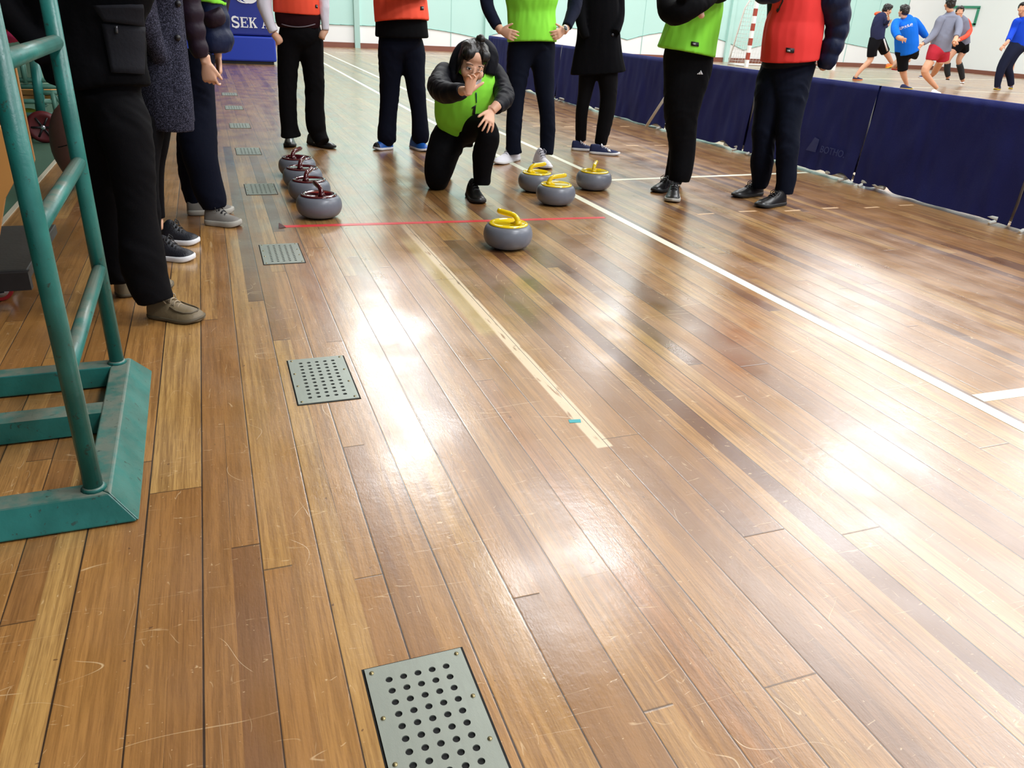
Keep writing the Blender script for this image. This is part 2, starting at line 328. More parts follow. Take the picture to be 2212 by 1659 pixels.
def make_vent():
    r = empty('floor_vent', (0, 0, 0))
    w, L = .176, .322
    vent_plate(w, L, 5, 11).build('perforated_plate', steel, r, smooth=False)
    MB().box((-w / 2 - .004, -.004, 0), (w / 2 + .005, L + .004, .0006)).build('hole_shade', dark, r, smooth=False)  # flat black sheet, stands for the shade down in the vent holes
    for sx, sy in ((-1, .012), (1, .012), (-1, .31), (1, .31), (-1, .12), (1, .12), (-1, .21), (1, .21)):
        s = MB().lathe([(.0001, .0), (.0042, .0), (.0040, .0042), (.0001, .0044)], (sx * (w / 2 - .011), sy, .0005), 12); s.build('screw', brass, r)
    return r
vl = ['nearest perforated metal floor vent, cut by the bottom edge of the picture', 'second perforated metal floor vent, right of the green trolley base', 'third perforated metal floor vent, just in front of the red tape',
      'fourth perforated floor vent, left of the dark red stones', 'fifth perforated floor vent, beside the grey sneakers', 'sixth perforated floor vent, behind the dark red stones row', 'seventh perforated floor vent, small and far', 'farthest perforated floor vent before the blue padded base']
vy = [.682, 2.052, 3.448, 4.880, 6.285, 7.700, 9.10, 10.50]
v0 = make_vent()
for i in range(8):
    v = v0 if i == 0 else copy_tree(v0)
    v.location = (.236 if i > 1 else .235, vy[i], 0); tag(v, vl[i], 'floor vent', 'perforated floor vents in a row')

# ================================================================== CURLING STONES
stone_grey = mat('stone_grey', srgb(112, 116, 126), .33, var=.06, vscale=120, bump=.02, bscale=300)
red_gl = mat('dark_red_gloss', srgb(72, 8, 18), .08, coat=.6); yel_gl = mat('yellow_gloss', srgb(236, 200, 8), .09, coat=.6)
rubber = mat('black_rubber', srgb(22, 22, 24), .7)
def make_stone(cm):
    r = empty('curling_stone', (0, 0, 0))
    prof = [(.001, .006), (.070, .006), (.085, .008), (.101, .016), (.113, .030), (.1205, .048), (.123, .064), (.122, .080), (.117, .098), (.108, .111), (.098, .1175), (.088, .1195), (.001, .1195)]
    pp = [prof[0]]
    for i in range(1, len(prof)): pp += [prof[i]]
    MB().lathe(pp, n=56).build('stone_body', stone_grey, r, auto=60)
    MB().lathe([(.001, .001), (.066, .001), (.070, .004), (.070, .007), (.001, .007)], n=40).build('base_ring', rubber, r, auto=40)
    cp = MB().lathe([(.001, .1185), (.096, .1185), (.0975, .1205), (.0965, .1235), (.093, .1262), (.087, .1278), (.080, .1275), (.0755, .1255), (.073, .1246), (.001, .1240)], n=56).build('cap', cm, r, auto=50)
    # goose neck handle: foot on the cap, neck leaning out, grip coming back over the centre and rising a little
    pts = [(.012, 0, .124), (.030, 0, .1255), (.044, 0, .129), (.052, 0, .134), (.053, 0, .142), (.048, 0, .152), (.039, 0, .161), (.026, 0, .167), (.008, 0, .169), (-.014, 0, .1705), (-.036, 0, .1725), (-.056, 0, .1745), (-.064, 0, .1755), (-.067, 0, .1757)]
    rs = [.003, .009, .0125, .0145, .014, .0132, .0128, .0130, .0135, .0138, .0138, .0134, .0105, .004]
    q = []; qr = []
    for i in range(len(pts) - 1):
        for t in (0, .5): q.append(Vector(pts[i]).lerp(Vector(pts[i + 1]), t)); qr.append(rs[i] * (1 - t) + rs[i + 1] * t)
    q.append(pts[-1]); qr.append(rs[-1])
    h = MB().tube(q, qr, 14)
    h.tube([(.056, 0, .124), (.053, 0, .134), (.050, 0, .144)], [.021, .0165, .0138], 14)
    h.build('handle', cm, r)
    return r
red0 = make_stone(red_gl); yel0 = make_stone(yel_gl)
reds = [((.500, 4.290), -80, 'nearest of the four grey curling stones with dark red tops, beside the tape'), ((.497, 4.700), 245, 'second grey curling stone with dark red top, right behind the nearest one'),
        ((.500, 5.075), 250, 'third grey curling stone with dark red top in the row'), ((.505, 5.440), 235, 'rearmost of the four grey curling stones with dark red tops')]
for i, (p, a, lb) in enumerate(reds):
    s = red0 if i == 0 else copy_tree(red0); s.location = (*p, 0); s.rotation_euler.z = math.radians(a); tag(s, lb, 'curling stone', 'curling stones with dark red tops')
yels = [((1.325, 3.530), -52, 'grey curling stone with yellow top sliding alone across the tape'), ((1.962, 4.415), 186, 'front grey curling stone with yellow top among the three at the white line'),
        ((1.985, 4.800), 188, 'rear left yellow topped curling stone, partly hidden by the front one'), ((2.415, 4.810), 236, 'yellow topped curling stone on the right of the three, by the white lines corner')]
for i, (p, a, lb) in enumerate(yels):
    s = yel0 if i == 0 else copy_tree(yel0); s.location = (*p, 0); s.rotation_euler.z = math.radians(a); tag(s, lb, 'curling stone', 'curling stones with yellow tops')

# ================================================================== BLUE BARRIER
bx = 4.66
cloth = mat('navy_barrier_cloth', srgb(38, 45, 112), .7, spec=.2, bump=.15, bscale=220, var=.08, vscale=1.2)
tube_w = mat('white_frame_tube', srgb(224, 226, 220), .4); blackp = mat('black_plastic', srgb(20, 20, 22), .5)
logo_m = mat('dull_blue_print', srgb(54, 64, 122), .7)
rnd = random.Random(8)
panels = [(1.55, 3.35), (3.37, 4.715), (4.735, 6.14), (6.16, 7.56), (7.58, 9.0), (9.02, 10.6), (10.62, 12.2), (12.22, 13.8)]
plab = ['navy cloth barrier panel at the right picture edge', 'navy barrier panel right of the seam under the running players', 'navy barrier panel with faint lettering, right of the man in the red vest',
        'navy barrier panel between the lime vest man and the red vest man', 'navy barrier panel with a leaning white pole at its end', 'navy barrier panel behind the person in the long black coat', 'navy barrier panel seen between the legs of the akimbo man', 'farthest navy barrier panel in the row']
def barrier(y0, y1, label, seed, humps, xo=0.0):
    r = empty('barrier_panel', (bx + xo, (y0 + y1) / 2, 0), label, 'barrier panel', 'navy barrier panels in a row'); L = y1 - y0
    nx, nz = 44, 16; H = .72; vs = []; fs = []
    for side in (0, 1):
        for j in range(nz + 1):
            for i in range(nx + 1):
                t = i / nx; y = -L / 2 + L * t; k = j / nz
                low = .022 + .008 * noise.noise(Vector((t * 6, seed, 0)))
                for hc, hw, hh in humps: low += hh * math.exp(-((t - hc) / hw) ** 2)
                z = low + (H - low) * k
                wv = .016 * noise.noise(Vector((t * 7 + seed, k * 1.2, side * 4))) * (1 - k * .6) + .008 * noise.noise(Vector((t * 22, k * 3, seed)))
                x = -(.012 + (1 - k) * .055) + wv if side == 0 else (.012 + (1 - k) * .055) + wv
                if j == nz: x = -.011 if side == 0 else .011
                vs.append((x, y, z))
        o = side * (nx + 1) * (nz + 1)
        for j in range(nz):
            for i in range(nx):
                a = o + j * (nx + 1) + i; fs.append((a, a + 1, a + nx + 2, a + nx + 1))
    o = (nx + 1) * (nz + 1); a0 = nz * (nx + 1)
    for i in range(nx): fs.append((a0 + i, a0 + i + 1, o + a0 + i + 1, o + a0 + i))
    mb = MB().add(vs, fs); me = mb.build('cloth', cloth, None); me.location = r.location; bpy.context.view_layer.update(); me.parent = r; me.location = (0, 0, 0)
    f = MB().tube([(0, -L / 2 + .03, .05), (0, L / 2 - .03, .05)], .011, 8)
    for sy in (-1, 1): f.tube([(0, sy * (L / 2 - .03), .05), (0, sy * (L / 2 - .03), H - .012)], .010, 8)
    f.tube([(0, -L / 2 + .03, H - .012), (0, L / 2 - .03, H - .012)], .009, 8)
    fo = f.build('frame', tube_w, None); fo.parent = r
    for sy in (-1, 1):
        g = MB().tube([(-.10, sy * (L / 2 - .10), .014), (0, sy * (L / 2 - .08), .040), (.10, sy * (L / 2 - .10), .014)], .012, 8).tube([(-.05, sy * (L / 2 - .08), .045), (-.05, sy * (L / 2 - .30), .04)], .016, 8)
        go = g.build('foot', tube_w, None); go.parent = r
        c = MB().box((-.03, sy * (L / 2 - .11) - .03, .025), (.03, sy * (L / 2 - .11) + .03, .06)).build('clamp', blackp, None, bevel=.004); c.parent = go
    return r
HU = [[(.5, .2, .02)], [(.78, .05, .035), (.2, .1, .01)], [(.08, .06, .05), (.24, .04, .025), (.5, .3, .01)], [(.22, .07, .05), (.75, .15, .02)], [(.12, .06, .04)], [(.3, .1, .03)], [(.6, .1, .03)], [(.5, .1, .03)]]
for i, (a, b) in enumerate(panels): bp = barrier(a, b, plab[i], i * 3.1, HU[i]); PAN = PAN + [bp] if i else [bp]
# leaning white pole between two panels
po = MB().tube([(4.50, 7.80, .02), (4.575, 7.60, .35), (4.61, 7.545, .60)], .016, 8)
tag(po.build('leaning_pole', tube_w), 'slim white pole leaning where two navy barrier panels meet', 'pole')
def text_mesh(body, size, name, m, parent=None, M=None, ext=.001, bold=0, sx=1, align='CENTER'):
    cu = bpy.data.curves.new(name, 'FONT'); cu.body = body; cu.size = size; cu.extrude = ext; cu.offset = bold; cu.align_x = align; cu.resolution_u = 3
    to = bpy.data.objects.new(name, cu); COL.objects.link(to); bpy.context.view_layer.update()
    me = bpy.data.meshes.new_from_object(to.evaluated_get(bpy.context.evaluated_depsgraph_get())); bpy.data.objects.remove(to)
    me.transform(Matrix.Diagonal((sx, 1, 1, 1))); me.materials.clear(); me.materials.append(m)
    if M is not None: me.transform(M)
    o = bpy.data.objects.new(name, me); COL.objects.link(o)
    if parent is not None: par(o, parent)
    return o
def frame_M(o, xa, ya):   # text plane: local x along xa, local y along ya, placed at o
    xa = Vector(xa).normalized(); ya = (Vector(ya) - xa * Vector(ya).dot(xa)).normalized(); za = xa.cross(ya)
    return Matrix(((xa[0], ya[0], za[0], o[0]), (xa[1], ya[1], za[1], o[1]), (xa[2], ya[2], za[2], o[2]), (0, 0, 0, 1)))
bpy.context.view_layer.update()
p0 = ATX(1845, 341, 4.585)
text_mesh('BOTHO.', .075, 'lettering', logo_m, PAN[2], frame_M((4.587, 5.00, p0.z - .02), (-.0, -1, 0), (.12, 0, 1)), ext=.0008)
lg = MB().prism([(4.587, 5.30, p0.z - .03), (4.592, 5.19, p0.z - .03), (4.600, 5.185, p0.z + .07), (4.600, 5.24, p0.z + .08)], (-.0015, 0, 0)).build('emblem', logo_m, PAN[2], smooth=False)

# ================================================================== GREEN TROLLEY IN THE FOREGROUND
gp = bpy.data.materials.new('chipped_green_paint'); gp.use_nodes = True; k = N(gp); p = k.n['Principled BSDF']
tc = k.n.new('ShaderNodeTexCoord'); P_ = tc.outputs['Object']
n1 = k.noise(P_, 9, 4); n2 = k.noise(P_, 60, 4, .6, .4); n3 = k.noise(P_, 22, 3)
c = k.mix(k.sm(n1, .3, .7), srgb(18, 92, 84), srgb(34, 114, 106)); geo = k.n.new('ShaderNodeNewGeometry'); sx = k.n.new('ShaderNodeSeparateXYZ'); k.l.new(geo.outputs['Normal'], sx.inputs[0])
c = k.mix(k.m('MULTIPLY', k.sm(sx.outputs[2], .5, .9), k.sm(n3, .3, .6, .25, .85)), c, srgb(112, 116, 104))   # settled dust on the upper faces
c = k.mix(k.sm(n2, .64, .68, 0, .8), c, srgb(44, 62, 54)); k.l.new(c, p.inputs['Base Color']); p.inputs['Roughness'].default_value = .36
bb = k.n.new('ShaderNodeBump'); bb.inputs['Strength'].default_value = .25; bb.inputs['Distance'].default_value = .003; k.l.new(n2, bb.inputs['Height']); k.l.new(bb.outputs[0], p.inputs['Normal'])
T = .068
def trolley(name, M, label, cat, group=None, front=True):
    r = empty(name, M.translation, label, cat, group); r.matrix_world = M; r.rotation_euler = M.to_euler()
    NOINV.add(r.name)
    X0, X1, Y0, Y1 = -1.35, 0, 0, .815        # outer right edge at x=0
    def part(mb, nm, bv=.003, **kw): o = mb.build(nm, gp, None, **kw); o.parent = r; return o
    mb = MB()   # mitred base frame
    w = T
    ob = [(X1, Y0), (X1, Y1), (X0, Y1), (X0, Y0)]; sg = [(-1, 1), (-1, -1), (1, -1), (1, 1)]   # outer faces slope inward to the top
    ot = [(a + s_[0] * .052, b + s_[1] * .030) for (a, b), s_ in zip(ob, sg)]; inn = [(a + s_[0] * .102, b + s_[1] * .084) for (a, b), s_ in zip(ob, sg)]
    for i in range(4):
        j = (i + 1) % 4
        q = MB().loft([[Vector((*p_, .004)) for p_ in (ob[i], ob[j], inn[j], inn[i])], [Vector((*p_, T)) for p_ in (ot[i], ot[j], inn[j], inn[i])]]); o = q.build('base_rail', gp, None, smooth=False, bevel=.004); o.parent = r
    part(MB().box((X0 + .1, .44, .006), (X1 - .1, .505, .064)), 'cross_rail', smooth=False)
    for y in (.062, .758):
        for x in (X1 - .085, X0 + .085):
            part(MB().tube([(x, y, T - .02), (x, y, 1.16)], .0195, 18), 'post')
    for x in (X1 - .085, X0 + .085):
        for z in (.355, .645, .935):
            part(MB().tube([(x, .062, z), (x, .758, z)], .0175, 16), 'rung')
    for y in (.062, .758): part(MB().tube([(X1 - .085, y, 1.15), (X0 + .085, y, 1.15)], .0175, 14), 'top_rail')
    wl = MB()
    for a, y in ((X1 - .085, .062), (X1 - .085, .758)): part(MB().tube([(a, y, T), (a, y, T + .008)], [.027, .021], 14), 'weld_bead')
    return r
mt = Matrix.Translation((-.245, 1.573, 0)) @ Matrix.Rotation(math.radians(.8), 4, 'Z')
trolley('steel_trolley', mt, 'green painted steel tube trolley with chipped paint at the left edge', 'trolley')

# ================================================================== BLUE PADDED STAND
blue1 = mat('blue_vinyl', srgb(26, 58, 172), .4, var=.05, vscale=2, bump=.05, bscale=12); blue2 = mat('deep_blue_vinyl', srgb(24, 44, 136), .45, var=.05, vscale=2, bump=.05, bscale=10)
whm = mat('white_print', srgb(232, 236, 240), .5)
bs = empty('padded_basketball_base', (.35, 16.4, 0), 'blue padded basketball stand base with white lettering and a ball emblem', 'padded base')
bpy.context.view_layer.update()
MB().box((-.62, 16.0, .05), (1.25, 17.1, .475)).build('lower_pad', blue1, bs, bevel=.03, smooth=False)
up = MB().box((-.60, 16.04, .485), (1.24, 16.9, 1.9)).build('upper_pad', blue2, bs, bevel=.03, smooth=False)
MB().box((-.55, 16.06, .0), (1.2, 17.0, .05)).build('undercarriage', blackp, bs, smooth=False)
# slab lettering drawn as strokes
def glyph(mb, ch, x, z, w, h, s, Y):
    cnt = [0]
    def bar(a, b): 
        cnt[0] += 1; Y = 16.032 - cnt[0] * .0006
        mb.box((x + a[0] * w, Y, z + a[1] * h), (x + b[0] * w, Y + .004, z + b[1] * h))
    def poly(pp):
        cnt[0] += 1; Y = 16.032 - cnt[0] * .0006
        mb.prism([(x + a * w, Y, z + b * h) for a, b in pp], (0, .004, 0))
    if ch == 'E':
        bar((.0, 0), (.42, .08)); bar((.0, .92), (.42, 1)); bar((.1, 0), (.34, 1)); bar((.1, 0), (.95, .09)); bar((.1, .91), (.95, 1)); bar((.3, .45), (.7, .54)); bar((.86, 0), (.95, .28)); bar((.86, .72), (.95, 1)); bar((.64, .36), (.72, .64))
    if ch == 'K':
        bar((0, 0), (.42, .08)); bar((0, .92), (.42, 1)); bar((.1, 0), (.32, 1)); poly([(.28, .36), (.28, .50), (.74, .95), (.90, .95)]); poly([(.40, .52), (.52, .66), (.98, .04), (.70, .04)]); bar((.6, 0), (1.02, .08)); bar((.62, .92), (.98, 1))
    if ch == 'A':
        poly([(.10, .04), (.22, .04), (.50, .86), (.44, 1)]); poly([(.44, 1), (.58, 1), (.95, .04), (.66, .04)]); bar((.22, .28), (.7, .36)); bar((0, 0), (.34, .08)); bar((.54, 0), (1.04, .08))
    if ch == 'S':
        pts = [(.88, .78), (.80, .92), (.55, 1.0), (.25, .95), (.10, .78), (.18, .60), (.45, .50), (.78, .40), (.90, .24), (.78, .06), (.45, -.01), (.18, .06), (.08, .22)]
        for i in range(len(pts) - 1):
            a = Vector(pts[i]); b = Vector(pts[i + 1]); t = (b - a).normalized(); nn = Vector((-t.y, t.x)) * (.075 if i in (0, 1, 10, 11) else .105); a2 = a - t * .02; b2 = b + t * .02
            poly([tuple(a2 + nn), tuple(a2 - nn), tuple(b2 - nn), tuple(b2 + nn)])
        bar((.84, .68), (.92, 1.0)); bar((.04, 0), (.12, .32))
zz = .615
for i, ch in enumerate('SEKA'): lt = MB(); glyph(lt, ch, (.515, .665, .815, 1.03)[i], zz, .137, .17, 0, 16.032); lt.build('letter', whm, up, smooth=False)

h = MB()
for a, b in (((.335, .70), (.345, .79)), ((.335, .775), (.42, .79)), ((.36, .735), (.43, .745)), ((.36, .705), (.43, .715)), ((.43, .69), (.445, .80)), ((.335, .70), (.40, .71))): h.box((a[0], 16.032, a[1]), (b[0] + .015, 16.036, b[1]))
h.tube([(.40 + .04 * math.cos(t), 16.034, .648 + .028 * math.sin(t)) for t in [2 * PI * i / 16 for i in range(17)]], .010, 6)
h.build('korean_letter', whm, up, smooth=False)
e = MB(); 
for k_, (cx, rr) in enumerate(((.86, .16), (.80, .155), (.75, .15))):
    if k_ == 0: e.prism([(cx + rr * math.cos(t), 16.031, 1.17 + rr * math.sin(t)) for t in [2 * PI * i / 30 for i in range(30)]], (0, .004, 0))
    else: e.tube([(cx + rr * math.cos(t), 16.034, 1.17 + rr * math.sin(t)) for t in [PI * .6 + PI * .95 * i / 16 for i in range(17)]], .009, 6)
e.build('ball_emblem', whm, up, smooth=False)

# ================================================================== HANDBALL GOAL
gw = mat('goal_white', srgb(240, 240, 238), .4); gr = mat('goal_red', srgb(160, 62, 44), .4)
gx0, gx1, gy = 15.44, 18.75, 21.2
go = empty('handball_goal', (17.1, gy, 0), 'white handball goal with brown red striped post and net', 'goal'); bpy.context.view_layer.update()
def post(x):
    a = MB(); b = MB(); z = 0; i = 0
    while z < 2.2:
        (a if i % 2 == 0 else b).box((x - .045, gy - .045, z), (x + .045, gy + .045, min(z + .2, 2.2))); z += .2; i += 1
    o = a.build('post', gw, go, smooth=False); b.build('red_band', gr, o, smooth=False)
post(gx0); post(gx1)
a = MB(); b = MB(); x = gx0; i = 0
while x < gx1 - .01: (a if i % 2 == 0 else b).box((x, gy - .045, 2.2), (min(x + .21, gx1), gy + .045, 2.28)); x += .21; i += 1
o = a.build('crossbar', gw, go, smooth=False); b.build('red_band', gr, o, smooth=False)
fr = MB(); D = .95
for x in (gx0, gx1): fr.tube([(x, gy, .03), (x, gy + D, .03), (x, gy + D, .04), (x, gy + .55, 1.6), (x, gy + .05, 2.2)], .026, 8)
fr.tube([(gx0, gy + D, .03), (gx1, gy + D, .03)], .026, 8); fr.build('rear_frame', gw, go)
nt = MB(); netm = mat('net_cord', srgb(236, 240, 238), .7)
def back(z): return gy + (D if z < .05 else D - (z - .04) * .256 if z < 1.6 else .55 - (z - 1.6) * .85)
zs = [0.03 + i * .11 for i in range(20)]
for i in range(31):
    x = gx0 + (gx1 - gx0) * i / 30; nt.tube([(x + .02 * math.sin(3 * z), back(z) + .015 * math.sin(9 * x), z) for z in zs], .0035, 3)
for z in zs: nt.tube([(gx0 + (gx1 - gx0) * i / 14, back(z) + .01 * math.sin(i), z - .01 * math.sin(i * 1.7)) for i in range(15)], .0035, 3)
for xx in (gx0, gx1):
    for i in range(1, 8):
        y = gy + D * i / 8; zt = 2.2 - (y - gy - .05) * 1.1 if y < gy + .55 else max(.05, (gy + D - y) / .256); nt.tube([(xx, y, .03), (xx, y, min(zt, 2.15))], .0035, 3)
    for z in zs: nt.tube([(xx, gy, z), (xx, back(z), z)], .0035, 3)
nt.build('net', netm, go)

# ================================================================== THINGS BEHIND THE TROLLEY AT LEFT
ply = mat('orange_plywood', srgb(204, 142, 72), .5, var=.08, vscale=5, stretch=(1, 1, .1)); dgrey = mat('worn_dark_metal', srgb(52, 50, 46), .55, var=.25, vscale=14, bump=.1)
blacks = mat('black_cloth_pile', srgb(14, 13, 16), .9); redc = mat('crimson_cloth', srgb(176, 28, 44), .7, bump=.3, bscale=14); pinkc = mat('pink_cloth', srgb(190, 44, 96), .7, bump=.3, bscale=14)
brn = mat('brown_leather', srgb(112, 78, 70), .55, bump=.1, bscale=40); wheelred = mat('castor_red', srgb(176, 24, 30), .35); chrome = mat('castor_steel', srgb(200, 204, 210), .25, metal=.9)
palegreen = mat('pale_green_tube', srgb(84, 132, 116), .45); gwall = mat('stage_green', srgb(92, 122, 100), .6)
# low dark dolly with castors
d = empty('low_dolly', (-1.25, 3.7, 0), 'low dark flat dolly with red castor wheel at the left edge', 'dolly'); bpy.context.view_layer.update()
c0 = G(57, 585, .155); c1 = G(8, 488, .155)
MB().box((-1.7, c0.y + .02, .115), (c0.x, c1.y, .155)).build('deck', dgrey, d, smooth=False, bevel=.004)
MB().box((-1.7, c0.y - .004, .085), (c0.x + .004, c0.y + .03, .150)).build('side_rail', mat('rail_black', srgb(28, 26, 28), .5, var=.4, vscale=30), d, smooth=False)
def castor(x, y, rz, col, parent, R=.036):
    M = Matrix.Translation((x, y, 0)) @ Matrix.Rotation(rz, 4, 'Z')
    w = MB(); n = 24
    prof = [(-.013, R * .78), (-.013, R * .96), (-.009, R), (.009, R), (.013, R * .96), (.013, R * .78)]
    w.loft([[M @ Vector((r_ * math.cos(2 * PI * j / n), a, R + r_ * math.sin(2 * PI * j / n))) for j in range(n)] for a, r_ in prof]); wo = w.build('castor_wheel', col, parent, auto=50)
    hb = MB().loft([[M @ Vector((r_ * math.cos(2 * PI * j / n), a, R + r_ * math.sin(2 * PI * j / n))) for j in range(n)] for a, r_ in [(-.016, R * .2), (-.016, R * .5), (-.012, R * .74), (.012, R * .74), (.016, R * .5), (.016, R * .2)]]); hb.build('hub', chrome, wo, auto=50)
    f = MB(); 
    for s_ in (-1, 1): f.prism([(-.012, s_ * .019, R - .012), (.012, s_ * .019, R - .012), (.022, s_ * .019, R * 2 + .006), (-.022, s_ * .019, R * 2 + .006)], (0, .003 * s_, 0), M)
    f.box((-.022, -.022, R * 2), (.022, .022, R * 2 + .008), M); f.build('castor_fork', mat('fork_black', srgb(30, 30, 32), .4, metal=.6), wo, smooth=False)
q = G(44, 632); castor(q.x - .03, q.y + .03, 1.2, mat('castor_dark', srgb(34, 32, 32), .5), d)
q = G(2, 652); castor(q.x, q.y + .02, .25, wheelred, d, .045)
# leaning orange boards
def board(pix, name, lab, th=.022, Y=None, m=ply):
    a = [AT(x, y, Yy) for x, y, Yy in pix]; nn = (a[1] - a[0]).cross(a[2] - a[0]).normalized() * th
    return tag(MB().prism(a, nn).build(name, m, smooth=False), lab, 'board')
board([(-60, 95, 3.9), (26, 110, 3.9), (75, 350, 4.1), (70, 362, 4.1), (-20, 330, 4.1)], 'plywood_board', 'tall orange plywood board seen between the green trolley posts')
board([(-40, 240, 2.8), (0, 275, 2.8), (6, 290, 2.8), (29, 395, 2.8), (10, 430, 2.8), (-34, 706, 2.8), (-60, 690, 2.8)], 'plywood_board', 'lower orange plywood board at the left picture edge')
# crimson and pink cloths, brown bag
def blob(name, m, pix, rr, lab, cat, seed=0, sq=(1, .6, 1), amp=.25):
    c = AT(*pix); v = MB().ell((0, 0, 0), (rr * sq[0], rr * sq[1], rr * sq[2]), None, 28, 18); out = []
    for p_ in v.v:
        q_ = Vector(p_); f_ = 1 + amp * noise.noise(q_ * (2.2 / rr) + Vector((seed, 0, 0))) + amp * .5 * noise.noise(q_ * (5 / rr) + Vector((0, seed, 0))); out.append(tuple(c + q_ * f_))
    v.v = out; return tag(v.build(name, m), lab, cat)
blob('folded_jacket', redc, (4, 38, 3.6), .055, 'crimson cloth bundle at the top left corner', 'cloth', 1, (1, .6, .85))
blob('folded_jacket', pinkc, (22, 72, 3.75), .052, 'pink cloth bundle below the crimson one', 'cloth', 5, (1, .6, .6))
g = blob('leather_bag', brn, (172, 310, 5.2), .215, 'brown rounded leather bag standing behind the trolley post', 'bag', 3, (.72, .6, 1.12), .05)
bc = AT(160, 305, 5.12); MB().tube([(bc.x + .085 * math.cos(t), bc.y - .068 * abs(math.sin(t)) - .006, bc.z + .0 + .03 * math.cos(t)) for t in [PI + PI * i / 12 for i in range(13)]], .003, 5).build('seam', blacks, g)
# second trolley, stacked far behind; stage block and ball
fx = MB(); Yb = 7.0
ft = empty('rear_trolley', AT(90, 260, Yb), 'pale green tube trolley far behind, with long boards on it', 'trolley'); bpy.context.view_layer.update()
for a_, b_ in (((30, 173), (170, 173)), ((30, 187), (170, 187)), ((20, 219), (112, 219)), ((40, 248), (135, 248)), ((40, 267), (135, 267)), ((85, 200), (135, 200))):
    MB().tube([AT(*a_, Yb), AT(*b_, Yb)], .018, 8).build('rail', palegreen, ft)
for a_, b_, r_ in (((75, 130), (92, 268), .036), ((45, 120), (56, 180), .02), ((113, 196), (126, 262), .02), ((130, 196), (140, 262), .02), ((113, 196), (137, 232), .012)):
    MB().tube([AT(*a_, Yb), AT(*b_, Yb)], r_, 10).build('upright', palegreen if r_ < .03 else gp, ft)
l0, l1 = AT(20, 212, Yb + .1), AT(112, 212, Yb + .1)
for fx_ in (.15, .85): MB().tube([(l0.x + (l1.x - l0.x) * fx_, Yb, l0.z - .037), (l0.x + (l1.x - l0.x) * fx_, Yb + .5, l0.z - .037)], .017, 8).build('cross_rail', palegreen, ft)
tag(MB().box((l0.x, Yb + .1, l0.z - .02), (l1.x, Yb + .5, l0.z + .02)).build('plywood_board', ply, smooth=False), 'lower long pale board lying on the rear trolley', 'board')
l0 = AT(20, 200, Yb + .1); tag(MB().box((l0.x, Yb + .1, l0.z - .015), (l1.x, Yb + .5, l0.z + .022)).build('plywood_board', ply, smooth=False), 'upper long pale board lying on the rear trolley', 'board')
w = MB(); wc = AT(98, 292, 6.9); R = .115; wc.z = R
wo = empty('spare_wheel', wc, 'dark red spoked wheel on the green floor behind the trolley', 'wheel'); bpy.context.view_layer.update()
MB().loft([[wc + Vector((r_ * math.cos(2 * PI * j / 32), a, r_ * math.sin(2 * PI * j / 32))) for j in range(32)] for a, r_ in [(-.02, R * .6), (-.03, R * .72), (-.03, R * .9), (-.015, R), (.015, R), (.03, R * .9), (.03, R * .72)]]).build('tyre', mat('maroon_rubber', srgb(88, 22, 26), .5), wo)
sp = MB()
for j in range(6): sp.tube([wc + Vector((0, -.024, 0)), wc + Vector((R * .7 * math.cos(j * PI / 3), -.024, R * .7 * math.sin(j * PI / 3)))], .008, 6)
sp.build('spokes', mat('wheel_black', srgb(24, 20, 22), .5), wo); MB().ell(wc + Vector((0, -.03, 0)), (.018, .01, .018)).build('hub', chrome, wo)
gb = AT(72, 290, 7.15); gb.z = .11; tag(MB().ell(gb, (.11, .11, .11), None, 24, 16).build('rubber_ball', mat('lime_rubber', srgb(120, 150, 50), .5)), 'lime green ball half hidden beside the spoked wheel', 'ball')
struct(MB().box((-6, 9.5, 0), (-1.6, 10, .9)).build('wall_stage', gwall, smooth=False))

